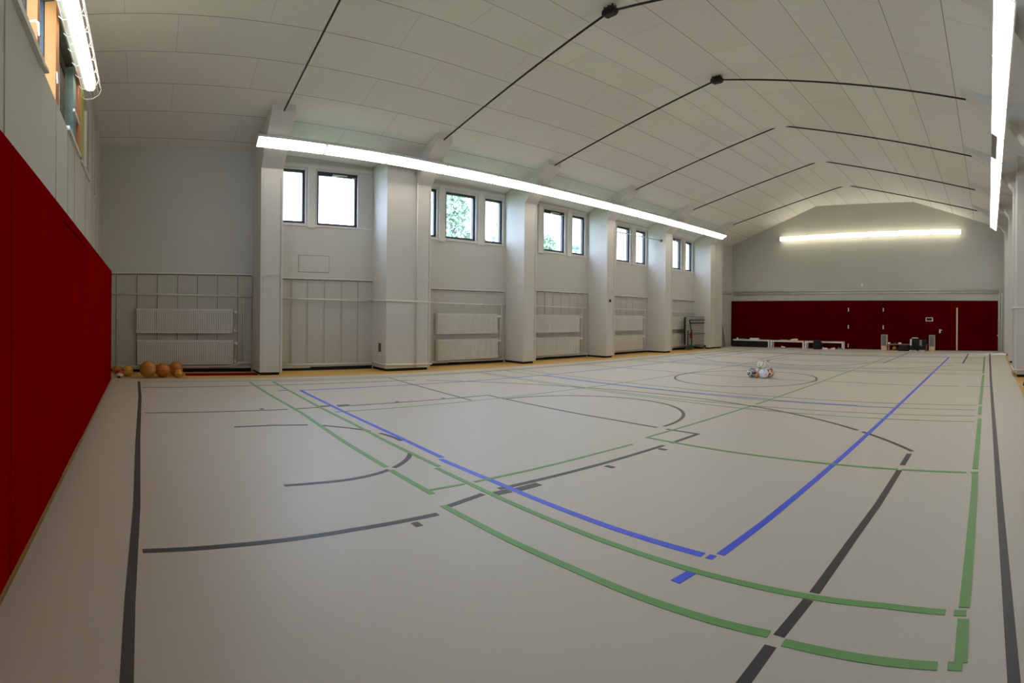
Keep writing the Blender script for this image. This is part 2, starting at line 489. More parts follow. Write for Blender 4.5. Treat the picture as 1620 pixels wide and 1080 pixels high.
# green courts
gy, gy2 = 2.165, 2.575
line([[(-10.85, gy), (-9.2, 2.17), (-7.4, 2.22), (-5.5, 2.165), (-4.45, 2.165)], [(-4.35, 2.16), (-3.62, 2.165)], [(-3.36, 2.10), (-2.6, 2.12), (-2.1, 2.145), (-1.6, 2.155), (-1.2, 2.175), (-.94, 2.195)], [(-.86, 2.165), (-.45, 2.165), (-.2, 2.17)], [(-.16, 2.175), (-.10, 2.175)]], M_GREEN, 0.055, 'green outer end line')
line([[(-10.85, 2.66), (-7.8, 2.62), (-6.4, 2.63), (-5.3, 2.61), (-4.25, 2.61)], [(-4.22, 2.565), (-3.7, 2.56), (-3.0, 2.55), (-2.2, 2.545), (-1.5, 2.55), (-1.1, 2.56), (-.75, 2.57), (-.5, 2.585), (-.20, 2.57)], [(-.16, 2.57), (-.10, 2.57)]], M_GREEN, 0.05, 'green inner end line')
line([[(-.108, 2.2), (-.112, 2.52)], [(-.112, 2.62), (-.11, 3.3), (-.112, 4.3), (-.12, 4.9)], [(-.122, 5.05), (-.12, 6.0), (-.125, 7.6)], [(-.13, 7.95), (-.13, 8.7)], [(-.135, 8.9), (-.135, 13.6)], [(-.14, 14.1), (-.16, 20.3)]], M_GREEN, 0.055, 'green side line on the right')
line([[(-3.71, 2.2), (-3.70, 2.52)], [(-3.70, 2.62), (-3.66, 4.3), (-3.64, 4.68)], [(-3.72, 5.05), (-3.66, 7.8)], [(-3.66, 7.95), (-3.66, 11.5), (-3.68, 14), (-3.7, 20.3)]], M_GREEN, 0.035, 'green dividing line beside the key')
line([[(-7.25, 2.7), (-7.24, 5.6), (-7.2, 11.2), (-7.2, 20.2)]], M_GREEN, 0.022, 'thin green dividing line further left')
line([[(-3.72, 5.05), (-2.66, 5.0), (-1.5, 4.97), (-.84, 4.95)], [(-.80, 4.95), (-.2, 4.93)], [(-.16, 4.93), (-.09, 4.93)]], M_GREEN, 0.045, 'green short service line on the right')
line([[(-10.85, 5.3), (-7.3, 5.1)]], M_BLACK, 0.03, 'thin dark service line on the left')
for yy, yl in ((7.38, 7.62), (7.82, 7.75), (8.35, 8.5), (8.78, 8.95)):
    line([[(-10.8, yl + .1), (-5.4, yl), (-4.0, (yl + yy) / 2), (-.2, yy)]], M_GREEN, 0.022, 'thin green cross line of the near half at %.1f m' % yy)
for yy in (13.75, 14.05, 14.7, 15.1, 17.3, 19.8, 20.2):
    line([[(-10.8, yy), (-.15, yy)]], M_GREEN, 0.022, 'thin green cross line of the far half at %.1f m' % yy)
line([[(-10.85, 2.66), (-10.85, 20.2)]], M_GREEN, 0.02, 'thin green side line near the windows')

# ------------------------------------------------------------------ ceiling
SX = [-14.4, -13.55, -12.65, -11.62, -10.72, -9.85, -8.98, -8.1, -7.2, -6.5, -5.45, -4.5, -3.45, -2.6, -1.66, -.7, .3, 1.3, 2.3]
cm = bpy.data.meshes.new('ceiling')
ys = [YN - .05] + [y / 2 for y in range(-1, 49)] + [YF + .05]
xs = sorted(set([XW - .3] + [x for x in SX if -13.2 < x < 1.6] + [-13.0, 0.65, XR + .1]))
verts, faces, uvs = [], [], []
for y in ys:
    for x in xs: verts.append((x, y, ceil_z(max(x, -13), y) if x >= -13 else ceil_z(-13, y) - .07))
nx = len(xs)


def seam_u(x):
    for i in range(len(SX) - 1):
        if SX[i] <= x <= SX[i + 1] + 1e-6: return i + (x - SX[i]) / (SX[i + 1] - SX[i])
    return 0


for j in range(len(ys) - 1):
    for i in range(nx - 1):
        faces.append((j * nx + i, j * nx + i + 1, (j + 1) * nx + i + 1, (j + 1) * nx + i))
nv = len(verts)
verts += [(v[0], v[1], v[2] + .12) for v in verts]
nf = len(faces)
faces += [tuple(nv + q for q in f)[::-1] for f in faces]
rim = [i for i in range(nx)] + [j * nx + nx - 1 for j in range(1, len(ys))] + [(len(ys) - 1) * nx + i for i in range(nx - 2, -1, -1)] + [j * nx for j in range(len(ys) - 2, 0, -1)]
for a, b in zip(rim, rim[1:] + rim[:1]): faces.append((a, b, b + nv, a + nv))
cm.from_pydata(verts, [], faces)
ul = cm.uv_layers.new(name='UVMap')
for lp in cm.loops:
    v = verts[lp.vertex_index]; ul.data[lp.index].uv = (v[1] + 1.9, seam_u(v[0]))
cm.materials.append(panel_mat())
import bmesh
bm = bmesh.new(); bm.from_mesh(cm); bmesh.ops.recalc_face_normals(bm, faces=bm.faces); bm.to_mesh(cm); bm.free()
ceiling = bpy.data.objects.new('ceiling', cm); COL.objects.link(ceiling); ceiling['kind'] = 'structure'

# ------------------------------------------------------------------ window wall (left)
WZ0, WZ1 = 3.58, 4.97
# (y0, y1, z0, z1, tilting sash with closer)
WIN = [(3.05, 4.0, 3.70, 5.06, 0), (4.31, 5.43, 3.68, 5.06, 1),
       (7.15, 7.85, 3.61, 4.97, 0), (8.14, 9.2, 3.61, 4.95, 0), (9.53, 10.21, 3.60, 4.94, 0),
       (10.9, 11.58, 3.58, 4.95, 0), (11.92, 12.9, 3.56, 4.93, 1), (13.26, 13.9, 3.56, 4.91, 0),
       (14.5, 15.32, 3.54, 4.88, 0), (15.66, 16.48, 3.53, 4.87, 0), (16.85, 17.52, 3.53, 4.85, 0),
       (18.3, 19.12, 3.53, 4.87, 0), (19.47, 20.15, 3.53, 4.87, 1), (20.54, 21.08, 3.52, 4.83, 0)]


def wall_with_holes(mb, axis, plane, thick, a0, a1, z0, z1, holes, topf=None):
    """wall slab on x=plane (axis 'x') or y=plane (axis 'y'); holes are (a0,a1,z0,z1)"""
    As = sorted(set([a0, a1] + [h[0] for h in holes] + [h[1] for h in holes]))
    for i in range(len(As) - 1):
        p, q = As[i], As[i + 1]; mid = (p + q) / 2
        hs = sorted([(h[2], h[3]) for h in holes if h[0] <= mid <= h[1]])
        z = z0; spans = []
        for h in hs: spans.append((z, h[0])); z = h[1]
        spans.append((z, z1))
        for s0, s1 in spans:
            if axis == 'x': mb.box(plane - thick, plane, p, q, s0, s1)
            else: mb.box(p, q, plane - thick, plane, s0, s1)


wl = MB()
wall_with_holes(wl, 'x', XW, .28, YN - .3, 22.35, -.012, 5.8, [w[:4] for w in WIN])
wl.box(-12.9, -12.55, 22.3, YF + .3, -.012, 5.6)
wall_left = struct(wl, 'wall_left', M_WALL)

# continuous timber post and sill trim of each bay's window band
for i, (a, b, z) in enumerate(((3.0, 5.85, 3.69), (7.12, 10.3, 3.6), (10.82, 14.0, 3.56), (14.5, 17.6, 3.53), (18.15, 21.2, 3.52))):
    t = MB()
    zt = WIN[[0, 2, 5, 8, 11][i]][3]
    ws = [w for w in WIN if a - .1 < w[0] < b]
    edges = [(ws[k][1] + .05, ws[k + 1][0] - .05) for k in range(len(ws) - 1)]
    for p, q in edges:
        m0 = (p + q) / 2
        t.box(XW + .001, XW + .05, m0 - .09, m0 + .09, z - .10, zt + .1)
    t.box(XW + .001, XW + .022, a + .05, b - .02, zt + .06, zt + .14)
    t.box(XW + .001, XW + .018, a + .05, b - .02, z - .06, z - .015)
    struct(t, 'window_surround', M_TRIM, wall_left)

# wall panelling: lower lining with vertical cover strips
for (a, b, z, strips) in ((-1.0, 2.62, 2.38, [-.7, -.2, .29, .78, 1.26, 1.75, 2.25]), (3.22, 5.86, 2.32, [3.62, 4.04, 4.49, 4.96, 5.41]),
                          (7.13, 10.25, 2.17, []), (10.8, 14.0, 2.25, [11.6, 11.95, 12.32, 12.7, 13.1, 13.5, 13.85]),
                          (14.5, 17.6, 2.22, [15.1, 15.55, 15.85, 16.2, 16.6, 17.0, 17.4]), (18.1, 21.2, 2.2, [])):
    t = MB()
    t.box(XW + .001, XW + .04, a, b, .16, z)
    t.box(XW + .04, XW + .085, a, b, z - .03, z, 2)
    t.box(XW + .04, XW + .042, a, b, z - .05, z - .03, 1)  # dark strip painted in as the shadow below the top trim
    for s in strips:
        t.box(XW + .04, XW + .056, s - .014, s + .014, .16, z - .035)
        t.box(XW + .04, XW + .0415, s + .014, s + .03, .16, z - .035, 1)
    struct(t, 'wall_panelling', [M_LINING, M_SEAM_SHADE, M_TRIM], wall_left)
t = MB()
for p, q in ((3.83, 2.49),): pass
t.box(XW + .001, XW + .006, 3.82, 4.65, 2.47, 2.90, 1); t.box(XW + .001, XW + .012, 3.83, 4.64, 2.48, 2.89)
struct(t, 'access_panel', [M_WALL, M_SEAM_SHADE], wall_left)
# uneven skirting and the dark void left where the floor was lifted
t = MB()
for a, b in ((-1.0, 2.62), (3.22, 5.86), (7.13, 10.25), (10.8, 14.0), (14.5, 17.6), (18.1, 21.2)):
    t.box(XW - .05, XW + .02, a, b, -.012, .09, 1)
    t.box(XW + .02, XW + .05, a, a + (b - a) * .35, .05, .16); t.box(XW + .02, XW + .045, a + (b - a) * .35, b, .075, .16)
struct(t, 'wall_skirting', [M_WALL, M_VOID], wall_left)


TRIMN = [0]
LABP = ['boxed pillar %s' % t for t in ('nearest on the window side', 'with the wide duct casing beside it', 'third on the window side', 'fourth on the window side with the black socket', 'fifth on the window side', 'sixth on the window side', 'nearest on the right side', 'second on the right side', 'third on the right side', 'fourth on the right side with the wide casing', 'fifth on the right side', 'sixth on the right side')]


def pillar(side, y0, y1, yc0, yc1, wide=None):
    """cladded pillar with its haunch; side -1 = window wall, +1 = right wall; wide = (y0,y1) boxed duct beside it"""
    if side < 0: front, back = XP, XW + .001; X = lambda d: XP + d
    else: front, back = XQ, XR - .001; X = lambda d: XQ - d
    TRIMN[0] += 1
    zt = 4.76
    xa, xb = sorted((front, back))
    t = MB()
    def post(p0, p1, fx):
        a_, b_ = sorted((fx, back)); pm = (p0 + p1) / 2
        t.prism([(a_, .055), (b_, .055), (b_, ceil_z(b_, pm) - .004), (a_, ceil_z(a_, pm) - .004)], 'y', p0, p1)
    post(y0, y1, front)
    f0, f1 = sorted((front, X(.014))); s0, s1 = sorted((front, X(.0015)))
    for p in (y0 + .05, y1 - .056): t.box(s0, s1, p, p + .006, .055, zt, 2)
    for p in (y0, y1 - .05): t.box(f0, f1, p, p + .05, .055, zt)       # edge boards
    t.box(f0, f1, y0 + .05, y1 - .05, 2.30, 2.34)                         # cross strip
    if wide:
        post(wide[0], wide[1] - .002, X(-.03))
        g0, g1 = sorted((X(-.03), X(-.022)))
        t.box(g0, g1, wide[0] + .01, wide[1] - .05, .14, .17)
    # side cover strip
    t.box(xa, xb, y0 - .006 if not wide else wide[0] - .006, y0 if not wide else wide[0], 2.30, 2.34)
    b0, b1 = sorted((X(-.06), back))
    t.box(b0, b1, (wide[0] if wide else y0) + .04, y1 - .05, -.012, .055, 1)  # dark base box paints the black shadow in the gap under the pillar
    p = struct(t, 'trim_%d' % TRIMN[0], [M_PILLAR, M_VOID, M_SEAM_SHADE])
    p['label'] = LABP.pop(0)
    # haunch: flares from the pillar up to its tip under the ceiling
    tip = XP + 1.03 if side < 0 else XQ - 1.32
    ym = (yc0 + yc1) / 2
    zc = ceil_z(tip, ym)
    poly = [(front, zt - .22), (X(.015), zt), (X(.35), 5.08), (X(.66), 5.40), (tip, zc - .14), (tip + (.0 if side < 0 else 0), zc + .003)]
    if side > 0:
        poly = [(front, zt - .1), (X(.02), zt + .05), (X(.32), 5.2), (X(.65), 5.46), (X(1.17), zc - .16), (tip, zc - .05), (tip, zc + .003)]
    for k in (6, 5, 4, 3, 2, 1, 0):
        xx = front + (tip - front) * k / 7
        poly.append((xx, ceil_z(xx, ym) + .003))
    h = MB(); h.prism(poly, 'y', yc0 + .002, yc1 - .002)
    struct(h, 'pillar_haunch', M_PILLAR, p)
    return p


pillar(-1, 2.65, 3.18, 2.65, 3.18)
pillar(-1, 6.72, 7.12, 6.68, 7.12, (5.86, 6.72))
pillar(-1, 10.30, 10.79, 10.3, 10.79)
pillar(-1, 14.03, 14.47, 14.03, 14.47)
pillar(-1, 17.6, 18.1, 17.6, 18.1)
pillar(-1, 21.2, 21.75, 21.2, 21.6)
t = MB(); t.box(XW + .001, XP, 21.78, 22.35, .05, 5.2); t.box(XW, XP - .05, 21.8, 22.3, -.01, .05, 1)  # second box is dark to paint the shadow below the casing
struct(t, 'trim_20', [M_PILLAR, M_VOID])

# ------------------------------------------------------------------ right wall
wr = MB()
RW = [(y - 1.45, y - .45, 3.5, 4.7) for y in (2.0, 5.6)]
wr.box(XR, XR + .25, YN - .3, 22.3, -.01, 5.6)
wr.box(XQ, XQ + .3, 22.3, YF + .3, .0, 5.6)
wall_right = struct(wr, 'wall_right', M_WALL)
pillar(1, 2.65, 3.18, 2.65, 3.18)
pillar(1, 6.6, 7.1, 6.65, 7.1)
pr = pillar(1, 10.35, 10.79, 10.35, 10.79)
pr.location.x = .09
pillar(1, 14.0, 14.45, 14.0, 14.45, (13.25, 14.0))
pillar(1, 17.6, 18.1, 17.6, 18.1)
pillar(1, 21.2, 21.75, 21.2, 21.6)

# ------------------------------------------------------------------ near wall (red cladding, stripped windows above)
wn = MB()
wall_with_holes(wn, 'y', YN, .12, XW - .3, XR + .2, -.01, 5.9, [(-10.2, -1.2, 3.94, 5.22)])
wall_with_holes(wn, 'y', YN - .12, .18, XW - .3, XR + .2, -.01, 5.9, [(-10.4, -1.2, 3.90, 5.26)])
# raise the middle of the wall to the ceiling
wn.box(-12.0, .5, YN - .3, YN, 5.89, 6.75)
for x in (-2.5, -4.0, -6.4, -7.4, -8.1, -9.6, -10.8, -11.7, -12.4):
    wn.box(x - .03, x + .03, YN, YN + .012, 2.3, 3.9)
for x in (-10.7, -11.3, -12.0): wn.box(x - .05, x + .05, YN, YN + .03, 3.9, 5.55)
wall_near = struct(wn, 'wall_near', [M_WALL, M_SEAM_SHADE])
t = MB(); t.box(-11.38, XR, YN + .001, YRED - .03, .0, 2.25); t.box(-11.38, XR, YN + .001, YRED - .03, 2.25, 2.28)
struct(t, 'cladding_core', M_VOID, wall_near)
xs_ = [XQ - .01, -.5, -2.74, -4.55, -5.88, -7.9, -9.6, -11.38]
for i in range(len(xs_) - 1):
    a, b = xs_[i + 1], xs_[i]
    t = MB(); t.box(a + .009, b - .009, YRED - .03, YRED, .01 if i != 3 else .02, 2.28 if i != 3 else 2.17)
    if i == 3:
        t.box(a + .004, b - .004, YRED - .03, YRED, 2.195, 2.28)
        o = struct(t, 'door_panel', M_RED, wall_near)
    else:
        o = struct(t, 'cladding_panel', M_RED, wall_near)
# sill boards, some torn loose
t = MB()
t.box(-5.4, -1.2, YN - .02, YN + .05, 3.90, 3.97); t.box(-8.6, -7.3, YN - .02, YN + .04, 3.90, 3.96)
t.box(-10.25, -8.9, YN - .02, YN + .03, 3.9, 3.96)
t.bar((-5.35, YN + .01, 3.94), (-5.65, YN + .02, 3.96), .06, .03)
struct(t, 'window_sill', M_TRIM, wall_near)
# what stands in the stripped opening
t = MB(); t.box(-5.41, -5.30, -1.19, -1.08, 3.94, 5.25); struct(t, 'timber_post', M_POST, wall_near)
t = MB(); t.box(-6.66, -6.42, -1.22, -1.08, 3.94, 5.25); struct(t, 'timber_post', M_POST, wall_near)
t = MB(); t.box(-8.42, -8.08, -1.27, -1.09, 3.92, 5.12); struct(t, 'plaster_pier', M_TEAL, wall_near)
t = MB(); t.box(-8.70, -8.43, -1.14, -1.06, 3.97, 5.2); struct(t, 'rust_plank', M_COPPER, wall_near)
t = MB(); t.box(-9.2, -8.76, -1.12, -1.05, 3.97, 5.2); struct(t, 'olive_strip', M_OLIVE, wall_near)
t = MB(); t.box(-9.36, -9.28, -1.1, -1.02, 3.94, 4.9); struct(t, 'white_strip', M_WHITE, wall_near)
t = MB(); t.box(-10.2, -8.4, -1.36, -1.28, 3.9, 5.3); t.box(-8.4, -6.86, -1.3, -1.22, 4.95, 5.3); t.box(-8.4, -5.5, -1.25, -1.10, 5.16, 5.3)
t.box(-8.08, -7.6, -1.28, -1.22, 3.9, 5.0)
struct(t, 'decayed_lining', M_DECAY, wall_near)
t = MB(); t.box(-8.5, -7.9, -1.07, -1.04, 4.38, 4.42); struct(t, 'loose_batten', M_WHITE, wall_near)
for i, (a, b) in enumerate(((-3.2, -1.3), (-5.36, -3.3), (-6.5, -5.45), (-7.7, -6.7))):
    w = MB(); zt = 5.24
    w.box(a, b, -1.31, -1.23, 3.9, 3.98); w.box(a, b, -1.31, -1.23, zt - .06, zt)
    w.box(a, a + .09, -1.31, -1.23, 3.98, zt - .06); w.box(b - .09, b, -1.31, -1.23, 3.98, zt - .06)
    wo = struct(w, 'window_%d' % (20 + i), M_DARK)
    g = MB(); g.box(a + .09, b - .09, -1.275, -1.265, 3.98, zt - .06)
    struct(g, 'window_pane', M_GLASS, wo)
    if i == 3: continue
    h = MB(); h.tube([(a + .05, -1.235, 4.32), (a + .05, -1.10, 4.33), (a + .06, -1.07, 4.30), (a + .06, -1.06, 4.17)], .014)
    struct(h, 'window_handle', M_WHITE, wo, smooth=True)

# ------------------------------------------------------------------ windows of the long wall
for i, (a, b, z0, z1, closer) in enumerate(WIN):
    x0, x1 = XW - .15, XW - .07
    fw = .065
    w = MB()
    w.box(x0, x1, a, b, z0, z0 + fw); w.box(x0, x1, a, b, z1 - fw - (.03 if closer else 0), z1)
    w.box(x0, x1, a, a + fw, z0 + fw, z1 - fw); w.box(x0, x1, b - fw, b, z0 + fw, z1 - fw)
    wo = struct(w, 'window_%d' % (i + 1), M_DARK)
    g = MB(); g.box(x0 + .035, x0 + .045, a + fw, b - fw, z0 + fw, z1 - fw)
    struct(g, 'window_pane', M_GLASS, wo)
    if closer:
        c = MB(); ym = (a + b) / 2
        c.box(x1, x1 + .03, ym - .12, ym + .28, z1 - .07, z1 - .045)
        c.bar((x1 + .04, ym - .15, z1 - .10), (x1 + .04, ym + .1, z1 - .06), .03, .03)
        c.box(x1, x1 + .02, b - .14, b - .04, z1 - .11, z1 - .08)
        struct(c, 'window_opener', M_METAL, wo)

# ------------------------------------------------------------------ far wall
wf = MB()
pl = [(-12.9, -.01), (-12.9, 5.2)] + [(x, ceil_z(x, YF) + .06) for x in (-12.5, -8.1, -3.45, .65)] + [(1.2, 5.4), (1.2, -.01)]
wf.prism(pl, 'y', YF, YF + .25)
wall_far = struct(wf, 'wall_far', M_WALL2)
t = MB()
for a, b in ((-12.54, -10.0), (-9.994, -8.2), (-8.194, -6.46), (-4.8, -2.27), (-1.40, .40)):
    t.box(a, b, YF - .06, YF - .001, .01, 2.25)
t.box(-6.46, -4.8, YF - .06, YF - .001, 2.12, 2.25); t.box(-2.27, -1.40, YF - .06, YF - .001, 1.93, 2.25)
struct(t, 'red_cladding', M_RED2, wall_far)
d1 = MB(); d1.box(-6.45, -5.632, YF - .065, YF - .02, .015, 2.11); d1.box(-5.622, -4.81, YF - .065, YF - .02, .015, 2.11)
door1 = struct(d1, 'door_1', M_RED2)
for x in (-6.455, -4.805):
    for z in (.08, .94, 1.74):
        h = MB(); h.box(x - .025, x + .025, YF - .085, YF - .064, z, z + .17); struct(h, 'door_hinge', M_METAL, door1)
d2 = MB(); d2.box(-2.265, -1.47, YF - .064, YF - .02, .015, 1.925)
door2 = struct(d2, 'door_2', M_RED2)
h = MB(); h.box(-2.24, -2.17, YF - .078, YF - .063, .78, .96); h.tube([(-2.2, YF - .075, .92), (-2.2, YF - .12, .92), (-2.09, YF - .12, .92)], .013)
struct(h, 'door_handle', M_METAL, door2)
h = MB(); h.box(-1.468, -1.405, YF - .09, YF - .02, .0, 1.93); struct(h, 'door_edge_strip', M_PALE, door2)

# fixed sign frame on the red panelling
sg = empty('wall_sign', (-2.69, YF - .061, 1.40), 'small white framed plate on the far red wall left of the single door', 'sign')
m = MB()
for a, b, c, d in ((-.16, .16, .06, .085), (-.16, .16, -.085, -.06), (-.16, -.13, -.06, .06), (.13, .16, -.06, .06)): m.box(a, b, -.02, 0, c, d)
m.build('sign_frame', M_WHITE, sg)
m = MB(); m.box(-.13, .13, -.012, 0, -.06, .06); m.build('backing_plate', M_VOID, sg)
m = MB(); [m.box(-.1 + k * .07, -.06 + k * .07, -.016, -.012, -.03, .03) for k in range(3)]; m.build('slot_row', M_RED2, sg)
m = MB(); m.box(-.035, .035, -.03, 0, -.09, .09); m.box(-.02, .02, -.036, -.03, -.07, -.02, 1)
o = m.build('wall_switch', [M_WHITE, M_GREY], origin=None); o.location = (-5.82, YF - .001, 2.93)
tag(o, 'small white switch box on the bare far wall above the conduits', 'switch')

# conduits on the far wall
g = 'silver conduits along the far wall'
for z, r, lab in ((2.70, .022, 'upper silver conduit running along the far wall above the red panels'), (2.58, .026, 'lower silver conduit running along the far wall above the red panels')):
    e = empty('conduit', (0, 0, 0), lab, 'pipe')
    m = MB(); m.tube([(-12.4, YF - .06, z), (.42, YF - .06, z + .03)], r, 8); m.build_each('pipe', M_METAL, e, smooth=True)
    for k in range(11):
        m = MB(); x = -12 + k * 1.2; m.box(x - .015, x + .015, YF - .088, YF, z - .03, z + .045); m.build('pipe_clip', M_METAL, e)
e = empty('conduit', (0, 0, 0), 'pair of thin conduits on the wall piece in the far left corner', 'pipe')
m = MB(); m.tube([(-12.52, 22.4, 2.72), (-12.52, YF - .1, 2.72)], .018, 8); m.tube([(-12.52, 22.4, 2.6), (-12.52, YF - .1, 2.6)], .022, 8); m.build_each('pipe', M_METAL, e, smooth=True)
e = empty('heating_pipe', (0, 0, 0), 'white vertical pipes dropping down in the far right corner', 'pipe')
m = MB(); m.tube([(.45, YF - .1, 2.5), (.45, YF - .1, .05)], .022, 8); m.tube([(.58, YF - .12, 2.6), (.58, YF - .12, .05)], .022, 8)
m.tube([(.45, YF - .1, 2.5), (.5, YF - .1, 2.62), (.5, YF - .1, 2.9)], .018, 8)
m.build_each('pipe', M_TRIM, e, smooth=True)
m = MB(); m.tube([(.44, YF - .12, 1.42), (.44, YF - .25, 1.42)], .035, 8); m.tube([(.40, YF - .12, .70), (.40, YF - .25, .70)], .035, 8); m.build_each('valve', M_WHITE, e, smooth=True)

# ------------------------------------------------------------------ radiators
def make_radiator(L, H=.57):
    """panel convector; origin at its lower left corner, face towards +x"""
    e = empty('radiator', (0, 0, 0), '', 'radiator')
    m = MB(); D = .11
    n = int(L / .042); w = L / n
    for k in range(n):
        y = k * w
        for a, b, xo in ((0, .3, 0), (.3, .42, .009), (.42, .88, .009), (.88, 1, 0)):
            pass
        y1, y2, y3, y4 = y, y + w * .2, y + w * .3, y + w * .82
        m.box(D, D + .004, y1, y2, .03, H - .03, 1)  # dark colour stands in for shade in the groove between fins
        m.box(D, D + .024, y3, y4, .02, H - .02)
    m.box(D - .02, D + .0035, 0, L, .0, H)
    m.box(0.02, .04, 0.02, L - .02, .02, H - .02)
    m.build('panel', [M_RAD, M_SEAM_SHADE], e)
    m = MB(); m.box(.0, D + .006, -.008, 0, .01, H); m.box(0, D + .006, L, L + .008, .01, H)
    m.build_each('side_cover', M_RAD, e)
    m = MB(); m.box(.0, D + .028, -.012, L + .012, H, H + .014)
    m.build('top_grille', M_RAD, e)
    m = MB(); m.tube([(.05, L, H - .06), (.05, L + .10, H - .06)], .012, 8); m.tube([(.05, L, .05), (.05, L + .14, .05)], .010, 8)
    m.build_each('feed_pipe', M_TRIM, e, smooth=True)
    m = MB(); m.box(.04, .17, L + .035, L + .105, H - .095, H - .025); m.tube([(.03, L + .07, .02), (.03, L + .07, .1)], .018, 8)
    m.build_each('valve', M_WHITE, e, smooth=True)
    return e


RAD = make_radiator(2.3); RAD2 = make_radiator(2.1)
spots = [(RAD, -.18, .93, 'upper radiator on the near panelled wall above the leather balls'), (RAD, -.16, .18, 'lower radiator on the near panelled wall right behind the leather balls'),
         (RAD2, 7.78, .88, 'upper radiator under the three windows of the second bay'), (RAD2, 7.80, .14, 'lower radiator under the three windows of the second bay'),
         (RAD2, 11.34, .87, 'upper radiator in the third window bay, partly behind the pillar'), (RAD2, 11.35, .13, 'lower radiator in the third window bay, partly behind the pillar'),
         (RAD2, 14.97, .88, 'upper radiator in the bay with the hanging ring'), (RAD2, 15.0, .13, 'lower radiator in the bay with the hanging ring'),
         (RAD2, 18.42, .88, 'upper radiator behind the folded table tennis table'), (RAD2, 18.45, .13, 'lower radiator behind the folded table tennis table')]
used = set()
for base, y, z, lab in spots:
    o = base if base.name not in used else copy_tree(base)
    used.add(base.name)
    o.location = (XW + .07, y, z); o['label'] = lab; o['group'] = 'radiators along the window wall'

# heating pipes in each bay: high rail pipe, low return pipe, riser beside the radiators
for (a, b, zh, zl, ry, lab) in ((-1.0, 2.66, 1.87, .21, 2.36, 'in the near bay above the leather balls'), (3.2, 5.84, 1.80, .15, None, 'in the bay without a radiator'),
                                (7.13, 10.28, 1.76, .1, 10.05, 'in the second window bay'), (10.8, 14.0, 1.74, .1, 13.62, 'in the third window bay'),
                                (14.5, 17.58, 1.72, .1, 17.28, 'in the bay with the hanging ring'), (18.1, 21.18, 1.66, .1, None, 'in the bay of the table tennis table')):
    e = empty('heating_pipe', (XW, a, 0), 'painted heating pipes ' + lab, 'pipe', 'heating pipes along the window wall')
    m = MB(); m.tube([(.10, .02, zh), (.10, b - a - .02, zh - .04)], .021, 8)
    m.build('upper_pipe', M_TRIM, e, smooth=True)
    m = MB()
    if a < 0: m.tube([(.12, .05, zl - .09), (.12, 3.0, zl - .08), (.12, 3.2, zl - .05), (.12, 3.3, zl), (.12, b - a - .02, zl)], .022, 8)
    else: m.tube([(.12, .05, zl), (.12, b - a - .02, zl - .02)], .02, 8)
    m.build('lower_pipe', M_TRIM, e, smooth=True)
    if ry:
        m = MB(); m.tube([(.10, ry - a + .05, zh), (.10, ry - a + .05, zl + .02)], .014, 8); m.tube([(.10, ry - a, zh - .45), (.10, ry - a, zl + .02)], .012, 8)
        m.build_each('riser_pipe', M_TRIM, e, smooth=True)
    for k in range(2):
        m = MB(); y = (b - a) * (.3 + .4 * k); m.box(.07, .13, y - .012, y + .012, zh - .035, zh + .02); m.build('pipe_bracket', M_TRIM, e)
# pipes that wrap round the wide pillar
e = empty('heating_pipe', (0, 0, 0), 'painted pipe wrapping round the wide pillar at shoulder height and at its foot', 'pipe')
for zz in (1.76, .16):
    m = MB(); m.tube([(XW + .1, 5.82, zz + .02), (XP - .1, 5.80, zz), (XP + .0, 5.83, zz), (XP + .06, 5.92, zz), (XP + .06, 7.14, zz - .02)], .021, 8)
    m.build('pipe_run', M_TRIM, e, smooth=True)
m = MB(); m.tube([(XP + .03, 6.70, 5.0), (XP + .03, 6.70, .1)], .012, 8); m.build_each('riser_pipe', M_TRIM, e, smooth=True)

e = empty('heating_pipe', (0, 0, 0), 'painted pipe wrapping round the casing of the widest right pillar', 'pipe')
for zz in (1.70, .17):
    m = MB(); m.tube([(XR - .05, 13.19, zz), (XQ + .0, 13.19, zz), (XQ - .04, 13.24, zz), (XQ - .04, 14.5, zz)], .021, 8); m.build('pipe_run', M_TRIM, e, smooth=True)
m = MB(); m.tube([(XQ - .035, 14.02, 4.9), (XQ - .035, 14.02, .1)], .012, 8); m.build('riser_pipe', M_TRIM, e, smooth=True)

# sockets and small fixings
m = MB(); m.box(-.05, .05, -.03, 0, -.11, .11); m.box(-.035, .035, -.034, -.03, .02, .09, 1); m.box(-.02, .02, -.034, -.03, -.09, -.01, 1)
o = m.build('wall_socket', [M_DARK, M_GREY]); o.location = (-12.48, 5.86, .57)
tag(o, 'dark socket box on the side of the wide pillar', 'socket')
m = MB(); m.box(0, .03, -.04, .04, -.045, .045); m.box(.03, .034, -.02, .02, -.02, .02, 1)
o = m.build('wall_socket', [M_VOID, M_DARK]); o.location = (XP + .014, 14.2, 1.96)
tag(o, 'small black box on the front of the third pillar from the left', 'socket')

# horizontal bar across the ring bay, with a hanging ring
e = empty('wall_bar', (-12.3, 14.5, 4.45), 'thin metal bar spanning between two pillars in front of the windows', 'bar')
m = MB(); m.tube([(0, -.03, 0), (0, 3.1, .01)], .02, 8); m.build('rod', M_METAL, e, smooth=True)
m = MB(); m.tube([(0, 3.03, .01), (0, 3.1, .01)], .05, 10); m.build('end_socket', M_GREY, e, smooth=True)
e = empty('hanging_ring', (-12.3, 15.0, 4.43), 'small dark ring hanging from the bar in front of the windows', 'ring')
m = MB(); m.tube([(0, .06 * cos(t), -.12 + .1 * sin(t)) for t in [2 * pi * k / 20 for k in range(21)]], .012, 6, cap=False)
m.build('ring', M_DARK, e, smooth=True)
m = MB(); m.tube([(0, 0, .02), (0, 0, -.03)], .008, 6); m.build('cord', M_DARK, e)

